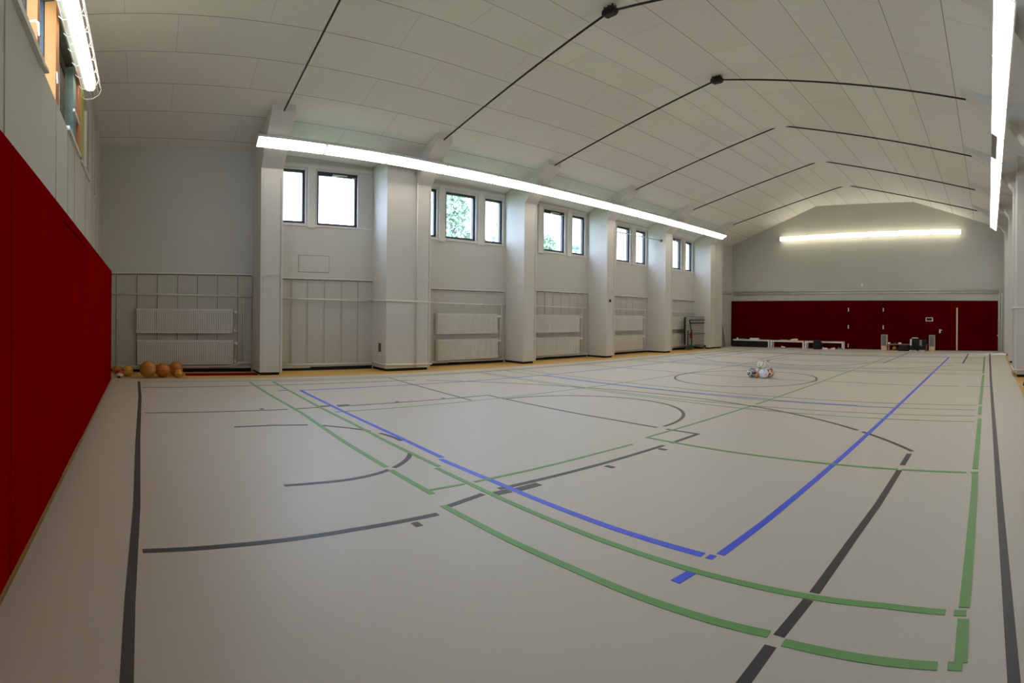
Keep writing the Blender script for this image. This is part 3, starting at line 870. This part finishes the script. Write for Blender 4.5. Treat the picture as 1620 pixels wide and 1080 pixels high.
# ------------------------------------------------------------------ tie rods
HUBX = -5.88
FR = [(2.9, 6.5), (6.85, 6.53), (10.53, 6.74), (14.27, 6.93), (18.0, 6.96), (21.45, 6.93)]
for i, (y, zh) in enumerate(FR):
    zl = ceil_z(-11.1, y) - .14; zr = ceil_z(-.6, y) - .12
    names = ['nearest', 'second', 'third', 'fourth', 'fifth', 'farthest']
    for (p, q, sd) in (((-11.35, y + .02, zl - .03), (HUBX, y, zh), 'window side'), ((HUBX, y, zh), (-.48, y, zr - .04), 'right wall side')):
        if i == 0 and sd[0] == 'r': continue
        sag = [tuple(Vector(p).lerp(Vector(q), k / 12)) for k in range(13)]
        m = MB(); m.tube(sag, .019, 8)
        o = m.build('tie_rod', M_ROD, smooth=True)
        tag(o, 'black tie rod of the %s roof frame, %s' % (names[i], sd), 'tie rod', 'tie rods under the ceiling')
    if i in (1, 2):
        e = empty('rod_bracket', (HUBX, y, zh), 'black bolted bracket joining the rods of the %s roof frame at the ridge' % names[i], 'bracket')
        m = MB(); m.prism([(-.14, -.04), (-.09, -.07), (.09, -.07), (.14, -.04), (.14, .02), (.09, .06), (-.09, .06), (-.14, .02)], 'y', -.055, .055)
        m.build('plate', M_ROD, e)
        for dx in (-.11, 0, .11):
            for sgn in (-1, 1):
                m = MB(); m.tube([(dx * .8, sgn * .04, .058), (dx * .8, sgn * .04, .085)], .014, 6); m.tube([(dx * .8, sgn * .055, 0), (dx * .8, sgn * .075, 0)], .016, 6)
                m.build_each('bolt', M_ROD, e)

# ------------------------------------------------------------------ lights
def make_lamp(L, half=False):
    """wall-washer strip, runs along +y, diffuser tilted down and towards +x; origin at the outer lower edge"""
    e = empty('fluorescent_light', (0, 0, 0), '', 'light')
    w, h = .24, .15
    g = .022
    m = MB()
    m.prism([(0, 0), (w, h), (w, h + .05), (w * .6, h + .10), (-.02, .12), (-.02, 0)], 'y', g, L - g)
    m.build('housing', M_HOUS, e)
    m = MB()
    nx, nz = h, -w; nn = sqrt(nx * nx + nz * nz); nx, nz = nx / nn, nz / nn
    d = .012
    def P(t, o): return (w * t + nx * o, h * t + nz * o)
    t0, t1 = .02, (.98 if not half else .5)
    m.prism([P(t0, .001), P(t0, d), P(t1, d), P(t1, .001)], 'y', g + .004, L - g - .004)
    m.build('diffuser', M_LAMP, e)
    m = MB(); m.prism([P(-.02, -.02), P(-.02, .024), P(1.02, .024), P(1.02, -.02)], 'y', 0, g); m.build('end_cap', M_HOUS, e)
    if half:
        m = MB(); m.prism([P(.5, .001), P(.5, .006), P(.98, .006), P(.98, .001)], 'y', g + .004, L - g - .004); m.build('bare_reflector', M_GREY, e)
    return e


def make_open_lamp(L):
    """strip on an end wall: thin back plate, glowing rounded diffuser; runs along +y, wall towards -x"""
    e = empty('fluorescent_light', (0, 0, 0), '', 'light')
    g = .018
    m = MB(); m.box(0, .055, g, L - g, .06, .20); m.build('housing', M_HOUS, e)
    m = MB(); m.prism([(.056, .04), (.10, .02), (.17, .02), (.205, .06), (.205, .18), (.17, .22), (.10, .22), (.056, .20)], 'y', g + .004, L - g - .004); m.build('diffuser', M_LAMP2, e)
    m = MB(); m.box(.0, .21, 0, g, .02, .22); m.build('end_cap', M_HOUS, e)
    return e


NL, L0, L1 = 12, 2.43, 21.6
LL = (L1 - L0) / NL
lamp = make_lamp(LL)
ordn = ['nearest', 'second', 'third', 'fourth', 'fifth', 'sixth', 'seventh', 'eighth', 'ninth', 'tenth', 'eleventh', 'farthest']
for i in range(NL):
    o = lamp if i == 0 else copy_tree(lamp)
    y = L0 + i * LL
    z = lerp(y, [2.4, 4.1, 7.5, 12, 22], [5.13, 5.09, 5.02, 4.99, 4.99]); z2 = lerp(y + LL, [2.4, 4.1, 7.5, 12, 22], [5.13, 5.09, 5.02, 4.99, 4.99])
    o.location = (-11.72, y, z); o.rotation_euler = (atan2(z2 - z, LL), 0, 0)
    o['label'] = 'lit strip light over the window bays, %s of its row counted from near' % ordn[i]
    o['group'] = 'fluorescent strips on the window side'
# right-hand row: a mirrored build
def mirror_lamp(e):
    for ch in e.children:
        me = ch.data.copy(); ch.data = me
        for v in me.vertices: v.co.x = -v.co.x
        me.flip_normals()
lampR = make_lamp(1.56); mirror_lamp(lampR)
lampH = make_lamp(1.56, True); mirror_lamp(lampH)
yr = [1.3 + 1.56 * k for k in range(13)]
yr = [7.55 + 1.56 * k for k in range(-2, 9)]
first = True
for k, y in enumerate(yr):
    if k == 4: o = lampH
    elif first: o = lampR; first = False
    else: o = copy_tree(lampR)
    o.location = (.275, y, 4.98)
    nm = ['first', 'second', 'third', 'fourth', 'fifth', 'sixth', 'seventh', 'eighth', 'ninth', 'tenth', 'farthest']
    o['label'] = 'half uncovered strip light on the right with a dark gap in its diffuser' if k == 4 else 'lit strip light along the right wall, %s of its row counted from near' % nm[k]
    o['group'] = 'fluorescent strips on the right side'
# far wall row, washing the wall
lampF = make_open_lamp(1.43)
for k in range(6):
    o = lampF if k == 0 else copy_tree(lampF)
    x = -9.86 + k * 1.433
    o.location = (x, YF - .03, 5.10 + .022 * k)
    o.rotation_euler = (0, 0, -pi / 2)
    o['label'] = 'lit fluorescent strip on the far end wall, %s from the left' % ordn[k].replace('nearest', 'first')
    o['group'] = 'fluorescent strips on the far wall'
# near wall light with its wire guard
for k in range(3):
    lampN = make_open_lamp(1.5) if k == 0 else copy_tree(lampN0)
    if k == 0: lampN0 = lampN
    lampN.location = (-7.08 + k * 1.5, YN + .065, 4.92); lampN.rotation_euler = (0, 0, pi / 2)
    # runs along -x from its origin
    lampN['label'] = ['lit strip light inside the wire guard at the end by the windows', 'lit strip light inside the wire guard, second from the window end',
                      'lit strip light of the near wall nearest the camera'][k]
    lampN['group'] = 'fluorescent strips on the near wall'
e = empty('wire_guard', (-8.78, YN, 4.92), 'bent wire guard around the strip light at the upper left', 'guard')
m = MB()
prof = [(.03, .02), (.08, -.03), (.2, -.03), (.31, .03), (.35, .12), (.31, .22), (.2, .27), (.03, .27)]
for (py, pz) in prof[1:-1]:
    m.tube([(0.02, py, pz), (4.5, py, pz)], .0055, 5)
m.build_each('long_wire', M_WHITE, e)
for k in range(12):
    m = MB(); m.tube([(0.02 + k * .4, a, b) for a, b in prof], .006, 5); m.build_each('cross_hoop', M_WHITE, e)

# ------------------------------------------------------------------ balls
def leather_ball(c, r, m1, seams, label, rot=0.0, sq=1.0):
    e = empty('leather_ball', c, label, 'ball', 'leather balls by the near wall')
    m = MB(); m.sphere((0, 0, r * sq), r, 32, 20, sq=(1, 1, sq))
    m.build('cover', m1, e, smooth=True)
    m = MB()
    for k in range(seams):
        a = pi * k / seams + rot
        pts = []
        for j in range(33):
            t = 2 * pi * j / 32
            v = Vector((sin(t) * cos(a), cos(t), sin(t) * sin(a) * sq)) * r * 1.0
            pts.append((v.x, v.y, v.z + r * sq))
        m.tube(pts, .004, 5, cap=False)
    m.build('seams', M_SEW, e)
    return e


leather_ball((-11.72, .09, -.0), .18, M_BALL, 3, 'largest brown leather medicine ball, front of the group', .4)
leather_ball((-11.88, .42, -.012), .162, M_BALL2, 3, 'orange brown leather ball right of the largest one', 1.0)
leather_ball((-12.2, .73, -.012), .158, M_BALL2, 3, 'orange leather ball at the back of the group', .2)
leather_ball((-11.74, .76, -.012), .1, M_BALL3, 4, 'small yellow leather ball at the right end of the group', .7, .96)
leather_ball((-11.98, -.36, -.012), .124, M_BALL3, 3, 'yellow brown leather ball left of the largest one', 1.3)
leather_ball((-12.32, -.62, -.012), .11, M_BALL, 3, 'brown leather ball half hidden in the corner beside the red panel', .9)

m = MB(); m.sphere((0, 0, .09), .09, 32, 20)
mm = bpy.data.materials.new('volleyball_cover'); mm.use_nodes = True
nt = mm.node_tree; b = nt.nodes['Principled BSDF']; b.inputs['Roughness'].default_value = .45
tc = nt.nodes.new('ShaderNodeTexCoord'); sp = nt.nodes.new('ShaderNodeSeparateXYZ'); nt.links.new(tc.outputs['Object'], sp.inputs[0])
cr = nt.nodes.new('ShaderNodeValToRGB'); cr.color_ramp.interpolation = 'CONSTANT'
mr = nt.nodes.new('ShaderNodeMapRange'); mr.inputs[1].default_value = 0; mr.inputs[2].default_value = .18
ad = nt.nodes.new('ShaderNodeMath'); ad.operation = 'ADD'
mu = nt.nodes.new('ShaderNodeMath'); mu.operation = 'MULTIPLY'; mu.inputs[1].default_value = .45
ab = nt.nodes.new('ShaderNodeMath'); ab.operation = 'ABSOLUTE'
nt.links.new(sp.outputs[1], ab.inputs[0]); nt.links.new(ab.outputs[0], mu.inputs[0]); nt.links.new(mu.outputs[0], ad.inputs[0]); nt.links.new(sp.outputs[2], ad.inputs[1])
nt.links.new(ad.outputs[0], mr.inputs[0]); nt.links.new(mr.outputs[0], cr.inputs[0]); nt.links.new(cr.outputs[0], b.inputs['Base Color'])
el = cr.color_ramp.elements; el[0].color = lin((28, 26, 40)); el[1].position = .28; el[1].color = lin((225, 215, 205)); q = el.new(.68); q.color = lin((190, 24, 22))
o = m.build('volleyball', mm, smooth=True); o.location = (-11.62, -.53, -.001)
tag(o, 'red, white and dark ball lying against the end of the red panel', 'ball')

# red board lying in front of the wall
m = MB(); m.box(-.12, .12, -.83, .83, 0, .03); o = m.build('red_board', M_RED, bevel=.004); o.location = (-12.28, 1.79, -.011)
tag(o, 'flat red board lying on the wooden floor under the near radiators', 'board')

# ball pile at the centre circle
piles = [('football', (-5.43, 11.52, .0), .112, ball_mat('print_dark', (200, 205, 210), [(50, 50, 66), (150, 60, 50), (190, 200, 205), (60, 70, 90)], 30, .3, 1.3), 'ball with a dark busy print at the left of the centre pile'),
         ('football', (-5.10, 11.48, 0), .112, ball_mat('print_white', (232, 232, 240), [(190, 186, 225), (225, 222, 235)], 30, .75, 4.1), 'white ball with faint violet marks at the front of the pile'),
         ('football', (-5.05, 11.73, 0), .112, ball_mat('print_red', (226, 180, 160), [(170, 60, 46), (230, 215, 205), (120, 60, 50)], 28, .5, 2.2), 'white and red ball at the right of the centre pile'),
         ('football', (-5.31, 11.74, 0), .11, ball_mat('print_cream', (228, 216, 184), [(190, 90, 60), (235, 225, 200)], 26, .65, 7.7), 'cream ball half hidden at the back of the pile'),
         ('football', (-5.215, 11.61, .17), .112, ball_mat('print_top', (226, 228, 208), [(236, 238, 222), (232, 234, 214)], 26, .74, 5.9), 'white ball with green trim on top of the centre pile')]
for nm, c, r, mm, lab in piles:
    m = MB(); m.sphere((0, 0, r), r, 28, 18)
    o = m.build(nm, mm, smooth=True); o.location = c
    tag(o, lab, 'ball', 'balls piled at the centre circle')
topb = [o for o in COL.objects if o.get('label', '').endswith('on top of the centre pile')][0]
m = MB()
for ax in (Vector((.75, -.55, .36)), Vector((-.25, -.8, .55))):
    ax.normalize(); a_ = ax.orthogonal().normalized(); b_ = ax.cross(a_)
    m.tube([tuple(Vector((0, 0, .112)) + ax * .06 + (a_ * cos(2 * pi * k / 32) + b_ * sin(2 * pi * k / 32)) * .095) for k in range(33)], .0045, 5, cap=False)
m.build('trim_stripe', mat('ball_trim_green', (74, 96, 56), .5), topb)
m = MB(); m.sphere((0, 0, .05), .05, 20, 12)
o = m.build('small_ball', ball_mat('print_orange', (220, 140, 50), [(110, 60, 30), (235, 160, 60)], 20, .7, 1.1), smooth=True); o.location = (-5.27, 11.47, 0)
tag(o, 'small orange ball between the front balls of the centre pile', 'ball')

# ------------------------------------------------------------------ benches
def make_bench(L, label, y=23.75, topm=M_BENCHW):
    e = empty('bench', (0, y, 0), label, 'bench', 'low benches along the far red wall')
    m = MB(); m.box(0, L, -.17, .17, .335, .36); m.build('seat', topm, e, bevel=.004)
    m = MB()
    m.box(.01, L - .01, -.16, -.12, .29, .335); m.box(.01, L - .01, .12, .16, .29, .335); m.box(.01, .05, -.12, .12, .29, .335); m.box(L - .05, L - .01, -.12, .12, .29, .335)
    m.build('frame', M_WHITE, e)
    for x in (.01, L - .07):
        for yy in (-.16, .10):
            m = MB(); m.box(x, x + .06, yy, yy + .06, 0, .29); m.build('leg', M_WHITE, e)
    return e


b1 = make_bench(1.95, 'white bench at the left end of the far wall with a dark crate space below', topm=M_WHITE); b1.location.x = -12.15
b2 = make_bench(1.7, 'wood topped bench in the middle of the row at the far wall'); b2.location.x = -10.15
b3 = make_bench(1.85, 'wood topped bench at the right end of the row, backpack in front'); b3.location.x = -8.4
m = MB(); m.box(-.93, .93, -.03, .03, 0, .30); o = m.build('storage_crate', M_VOID, bevel=.01); o.location = (-11.24, 23.53, 0)
tag(o, 'low black crate pushed under the leftmost white bench', 'crate')
m = MB(); m.box(-.21, .21, -.1, .1, 0, .07); m.box(-.215, .215, -.105, .105, .055, .075)
o = m.build('paper_box', M_WHITE, bevel=.004); o.location = (-11.05, 23.75, .36); tag(o, 'flat white box lying on the leftmost white bench', 'box')
m = MB(); m.box(-.17, .17, -.09, .09, 0, .025); m.box(-.1, .16, -.07, .08, .025, .04)
o = m.build('papers', M_CLOTHG); o.location = (-11.72, 23.75, .36); tag(o, 'small pile of grey papers on the leftmost white bench', 'papers')
m = MB(); m.tube([(0, 0, 0), (0, 0, .08)], .035, 12); o = m.build('drinking_cup', M_WHITE, smooth=False); o.location = (-11.98, 23.75, .36); tag(o, 'little pale cup at the left end of the white bench', 'cup')
m = MB(); m.box(-.2, .2, -.08, .08, 0, .02); m.box(-.16, .2, -.06, .06, .019, .05); m.tube([(-.1, 0, .05), (.1, .02, .075), (.2, -.02, .05)], .02, 6)
o = m.build('folded_towel', M_CREAM); o.location = (-9.0, 23.75, .36); tag(o, 'small folded cream towel on the middle bench', 'towel')
m = MB(); m.box(-.18, .18, -.06, .06, 0, .02); o = m.build('paper_stack', M_WHITE); o.location = (-9.5, 23.75, .36); tag(o, 'thin stack of white paper on the middle bench', 'papers')


def shoe_mesh(L=.27, W=.095, H=.1):
    m = MB()
    m.tube([(-L / 2 + .02, 0, .03), (-L * .3, 0, .04), (0, 0, .035), (L * .3, 0, .03), (L / 2 - .02, 0, .025)], .04, 10, rads=[.038, .045, .04, .045, .03])
    m.tube([(-L * .32, 0, .04), (-L * .3, 0, H)], .04, 10, mi=0, rads=[.045, .034])
    m.box(-L / 2, L / 2, -W / 2, W / 2, 0, .018, 1)
    return m


def shoe(loc, rz, m1, m2, label, z=0):
    o = shoe_mesh().build('sports_shoe', [m1, m2], smooth=False)
    o.location = loc; o.rotation_euler = (0, 0, rz)
    return tag(o, label, 'shoe')


shoe((-9.42, 23.45, 0.001), 1.1, M_CLOTHW, M_DARK, 'white shoe standing below the middle bench')
shoe((-7.33, 23.35, 0.001), .3, M_CLOTHW, M_CLOTHW, 'white shoe lying right of the black backpack')
shoe((-6.98, 23.4, 0.001), 2.6, M_CLOTHW, M_CLOTHW, 'second white shoe further right of the backpack')
shoe((-6.62, 23.42, 0.001), .1, M_STEELB, M_CLOTHW, 'blue and white shoe under the right end of the bench row')
shoe((.78, 11.45, -.011), 1.4, M_DARK, M_CLOTHW, 'dark shoe with white sole on the wood strip by the right wall')
# backpack
e = empty('backpack', (-7.72, 23.4, 0), 'black backpack standing in front of the right bench', 'bag')
m = MB(); m.prism([(-.18, 0), (.18, 0), (.2, .1), (.19, .3), (.12, .42), (-.1, .43), (-.18, .34), (-.2, .1)], 'y', -.1, .1); m.build('body', M_CLOTHB, e, bevel=.03)
m = MB(); m.prism([(-.13, .03), (.13, .03), (.13, .2), (-.13, .2)], 'y', -.15, -.1); m.build('front_pocket', M_CLOTHB, e, bevel=.015)
m = MB(); m.tube([(-.05, 0, .42), (-.03, 0, .48), (.03, 0, .48), (.05, 0, .42)], .012, 6); m.build('grab_loop', M_CLOTHB, e)
m = MB(); m.tube([(.19, -.02, .3), (.26, -.05, .18), (.24, -.06, .05)], .014, 6); m.build('shoulder_strap', M_CLOTHB, e)

# ------------------------------------------------------------------ speakers, low table and what is on it
def speaker(x, label):
    e = empty('loudspeaker', (x, 23.85, 0), label, 'speaker', 'loudspeakers at the far wall')
    m = MB(); m.box(-.13, .13, -.11, .15, 0, .70); m.build('cabinet', M_PALE, e, bevel=.006)
    m = MB(); m.box(-.105, .105, -.128, -.111, .2, .67); m.build('grille', M_GRILL, e, bevel=.004)
    m = MB(); m.box(-.12, .12, -.12, -.111, .675, .695); m.build('top_trim', M_GREY, e)
    return e


speaker(-4.69, 'wooden column loudspeaker left of the low table'); speaker(-2.53, 'wooden column loudspeaker beside the single door')
e = empty('low_table', (-3.62, 23.8, 0), 'low wooden table standing between the two loudspeakers', 'table')
m = MB(); m.box(-.9, .9, -.2, .2, .25, .29); m.build('tabletop', M_OAK, e, bevel=.004)
for x in (-.88, .80):
    m = MB(); m.box(x, x + .08, -.18, .18, 0, .25); m.build('leg', M_OAK, e)
m = MB(); m.box(-.8, .8, .15, .18, .02, .25); m.build('back_rail', M_VOID, e)
e = empty('basketball', (-4.2, 23.72, 0), 'orange brown ball lying under the low table', 'ball')
m = MB(); m.sphere((0, 0, .1), .1, 24, 16); m.build('cover', M_BALL2, e, smooth=True)
m = MB()
for a in (0, pi / 2): m.tube([(sin(2 * pi * j / 24) * .1 * cos(a), sin(2 * pi * j / 24) * .1 * sin(a), .1 + .1 * cos(2 * pi * j / 24)) for j in range(25)], .003, 4, cap=False)
m.build('seams', M_SEW, e)
m = MB(); m.tube([(0, 0, 0), (0, 0, .07)], .05, 14); o = m.build('white_tub', M_WHITE); o.location = (-4.45, 23.75, .29); tag(o, 'short white tub at the left end of the low table', 'tub')
m = MB(); m.box(-.1, .1, -.05, .05, 0, .04); m.tube([(-.05, 0, .04), (-.05, 0, .07)], .03, 8); o = m.build('small_radio', M_DARK); o.location = (-4.15, 23.75, .29); tag(o, 'small dark device on the low table beside the white tub', 'device')
m = MB(); m.box(-.07, .07, -.05, .05, 0, .065); o = m.build('white_carton', M_WHITE, bevel=.01); o.location = (-3.96, 23.75, .29); tag(o, 'little white carton on the low table', 'carton')


def heap(name, pts, m1, label, cat, loc, seed):
    """draped garment: a bumpy lofted cloth mound"""
    R = random.Random(seed)
    m = MB(); n = 14
    for k, (x, w, h) in enumerate(pts): pass
    rings = []
    for (x, w, h) in pts:
        ring = []
        for j in range(n):
            a = pi * j / (n - 1)
            r = 1 + R.uniform(-.09, .09)
            ring.append((x + R.uniform(-.01, .01), -cos(a) * w * r, max(0.0, sin(a)) ** .7 * h * r))
        rings.append(ring)
    base = len(m.v)
    for r in rings: m.v += r
    for i in range(len(rings) - 1):
        for j in range(n - 1):
            a = base + i * n + j
            m.f.append((a, a + 1, a + n + 1, a + n)); m.m.append(0)
        m.f.append((base + i * n + n - 1, base + i * n, base + (i + 1) * n, base + (i + 1) * n + n - 1)); m.m.append(0)
    m.f.append(tuple(base + j for j in range(n))); m.m.append(0)
    e0 = base + (len(rings) - 1) * n
    m.f.append(tuple(e0 + j for j in range(n))[::-1]); m.m.append(0)
    o = m.build(name, m1, smooth=True)
    o.location = loc
    sub = o.modifiers.new('sub', 'SUBSURF'); sub.levels = 1; sub.render_levels = 1
    return tag(o, label, cat)


heap('jacket', [(-.22, .05, .16), (-.2, .16, .25), (-.08, .2, .22), (.05, .18, .26), (.18, .17, .28), (.22, .06, .18)], M_CLOTHB, 'black jacket heaped in the middle of the low table', 'jacket', (-3.3, 23.74, .29), 3)
heap('jacket', [(-.18, .05, .12), (-.14, .16, .2), (0, .2, .2), (.12, .17, .24), (.17, .06, .14)], M_CLOTHB, 'black jacket at the right end of the low table', 'jacket', (-2.9, 23.72, .29), 5)
heap('towel', [(-.16, .03, .02), (-.14, .06, .03), (0, .08, .05), (.13, .06, .03), (.16, .03, .02)], M_CLOTHW, 'white towel thrown on top of the black jacket', 'towel', (-3.27, 23.68, .55), 8)
m = MB(); m.prism([(-.04, 0), (.04, 0), (.05, .3), (-.03, .32)], 'y', -.02, .0); o = m.build('white_sleeve', M_CLOTHW, bevel=.008); o.location = (-3.42, 23.4, .22)
o.name = 'towel'; tag(o, 'narrow white towel hanging over the left of the jacket heap', 'towel')
m = MB(); m.prism([(-.06, 0), (.06, 0), (.05, .3), (-.05, .31)], 'y', -.02, .0); o = m.build('towel', M_CLOTHG, bevel=.008); o.location = (-2.98, 23.4, .2)
tag(o, 'grey towel hanging over the right part of the jacket heap', 'towel')
heap('sports_bag', [(-.27, .05, .12), (-.23, .1, .22), (-.1, .12, .26), (.1, .12, .26), (.22, .1, .22), (.26, .05, .12)], M_CLOTHB, 'black sports bag on the floor in front of the low table', 'bag', (-3.74, 23.42, 0), 4)


heap('coat', [(-.34, .04, .3), (-.3, .07, .42), (-.1, .09, .47), (.1, .08, .45), (.28, .09, .5), (.34, .04, .34)], M_CLOTHB, 'long black coat hanging down in front of the low table', 'coat', (-3.1, 23.5, .03), 12)


def skate(x, y, rz, label):
    e = empty('roller_skate', (x, y, 0), label, 'skate', 'skates in front of the low table', rz)
    m = MB(); m.tube([(-.1, 0, .1), (0, 0, .1), (.12, 0, .09)], .045, 10, rads=[.045, .045, .03]); m.tube([(-.09, 0, .1), (-.1, 0, .26)], .045, 10, rads=[.05, .045]); m.build('boot', M_CLOTHB, e, smooth=True)
    m = MB(); m.box(-.13, .13, -.015, .015, .03, .065); m.build('wheel_frame', M_METAL, e)
    for k in range(4):
        m = MB(); m.tube([(-.115 + k * .077, -.012, .03), (-.115 + k * .077, .012, .03)], .03, 14); m.build('wheel', M_WHITE, e)
    return e


skate(-3.3, 23.22, .2, 'black roller skate left of the pair, in front of the low table'); skate(-2.9, 23.22, -.4, 'black roller skate nearest the right loudspeaker')

# ------------------------------------------------------------------ folded table tennis table
e = empty('table_tennis_table', (-12.42, 20.62, 0), 'folded table tennis table stored upright by the last window bay', 'table')
m = MB(); m.box(-.03, .0, -.92, .9, .19, 1.46); m.build('table_half', M_PPT, e)
m = MB(); m.box(-.14, -.11, -.9, .88, .22, 1.42); m.build('table_half', M_PPG, e)
m = MB(); m.box(.0, .008, -.90, .88, .21, 1.44); m.build('dimpled_underside', dimple_mat(), e)
m = MB()
m.bar((.03, -.7, 1.30), (.03, .72, 1.30), .03); m.bar((.03, -.72, 1.3), (.03, -.5, .7), .03); m.bar((.03, .72, 1.3), (.03, .62, .75), .035)
m.bar((.03, -.66, 1.16), (.03, .62, 1.16), .03); m.bar((.05, -.92, .68), (.05, .98, .68), .035)
m.build('folding_frame', M_PPG, e)
for y in (-.88, -.55, .72, .96):
    m = MB(); m.bar((.06, y, .05), (.06, y, .85), .032); m.build('leg', M_PPG, e)
for y in (-.72, .78):
    m = MB(); m.prism([(-.3, .04), (-.2, .16), (.02, .22), (.2, .16), (.3, .04)], 'x', .0, .12); 
    o = m.build('base_foot', M_PPG, e); o.location.y = y
    for yy in (-.25, .25):
        m = MB(); m.tube([(.03, y + yy, .03), (.08, y + yy, .03)], .03, 10); m.build('castor', M_WHITE, e, smooth=False)
m = MB(); m.box(.05, .07, -.70, -.64, .5, .75); m.build('red_latch', M_RED, e)

# board leaning in the corner
m = MB(); m.prism([(22.5, .01), (23.12, .01), (22.86, .8), (22.5, 1.58)], 'x', -12.33, -12.29)
o = m.build('leaning_board', M_BOARDG); tag(o, 'grey green cut board leaning in the far left corner', 'board')

# ------------------------------------------------------------------ outdoors, seen through the windows
m = MB(); m.box(-70, -13.4, -30, 70, -.9, -.8); m.box(-13.4, 20, -40, -1.6, -.9, -.8)
o = struct(m, 'ground', M_GRASS)


def tree(x, y, h, r, label, seed, dens=1500):
    R = random.Random(seed)
    e = empty('tree', (x, y, -.8), label, 'tree', 'trees outside the windows')
    m = MB(); m.tube([(0, 0, 0), (.1, .05, h * .4), (0, 0, h * .85)], .2, 8, rads=[.2, .14, .04]); m.build('trunk', M_BARK, e, smooth=True)
    m = MB()
    blobs = [(R.uniform(-r, r) * .6, R.uniform(-r, r) * .6, h * R.uniform(.4, .92), r * R.uniform(.3, .55)) for _ in range(14)]
    blobs = [(bx * (1.35 - bz / h), by * (1.35 - bz / h), bz, br) for bx, by, bz, br in blobs] + [(0, 0, h * .93, r * .25)]
    for _ in range(dens):
        bx, by, bz, br = R.choice(blobs)
        d = Vector((R.gauss(0, 1), R.gauss(0, 1), R.gauss(0, 1))).normalized() * br * (R.random() ** .4)
        c = Vector((bx, by, bz)) + d
        a = Vector((R.gauss(0, 1), R.gauss(0, 1), R.gauss(0, 1))).normalized(); b = a.cross(Vector((R.gauss(0, 1), R.gauss(0, 1), R.gauss(0, 1)))).normalized()
        s = R.uniform(.07, .14)
        m.quad(tuple(c - a * s), tuple(c + b * s * .6), tuple(c + a * s), tuple(c - b * s * .6))
    m.build('crown', M_LEAF, e)


tree(-22, 10.0, 7.6, 1.2, 'small round tree showing low in the nearest large window', 1, 1300)
tree(-20.5, 16.0, 7.3, 1.3, 'leafy tree behind the narrow window of the second bay', 2, 2600)
tree(-20.5, 13.3, 8.3, 1.5, 'tall leafy tree filling the middle window of the second bay', 5, 3800)
tree(-26, 13.6, 8.6, 1.6, 'broad tree behind the leftmost window of the second bay', 3, 2600)
tree(-21, 19.7, 6.8, 1.2, 'tree standing low in the middle window of the third bay', 4, 2000)
tree(-19.2, 21.2, 5.6, .8, 'slim tree beside the cream building', 6, 1300)
e = empty('building', (-28, 38, -.8), 'cream rendered building outside beyond the trees', 'building')
m = MB(); m.box(-5, 5, -9, 14, 0, 11); m.build('wall', M_HOUSE, e)
m = MB(); m.prism([(-5.4, 11), (5.4, 11), (0, 13)], 'y', -9.3, 14.3); m.build('roof', M_BARK, e)
for k in range(5):
    m = MB(); m.box(5.0, 5.03, -7 + k * 4, -5.8 + k * 4, 5, 6.8); m.build('window', M_STEELB, e)
e = empty('steel_stair', (-21.8, 23.6, -.8), 'blue steel stair landing in front of the cream building', 'stair')
m = MB(); m.box(-.6, .6, -1.2, 1.2, 6.2, 6.35); m.build('landing', M_STEELB, e)
m = MB()
for y in (-1.2, -.6, 0, .6, 1.2): m.bar((.6, y, 6.3), (.6, y, 7.3), .05)
m.bar((.6, -1.2, 7.3), (.6, 1.2, 7.3), .06); m.bar((.6, -1.2, 6.8), (.6, 1.2, 6.8), .04)
m.build('railing', M_STEELB, e)
for y in (-1.1, 1.1):
    m = MB(); m.bar((0, y, 0), (0, y, 6.2), .12); m.build('leg', M_STEELB, e)
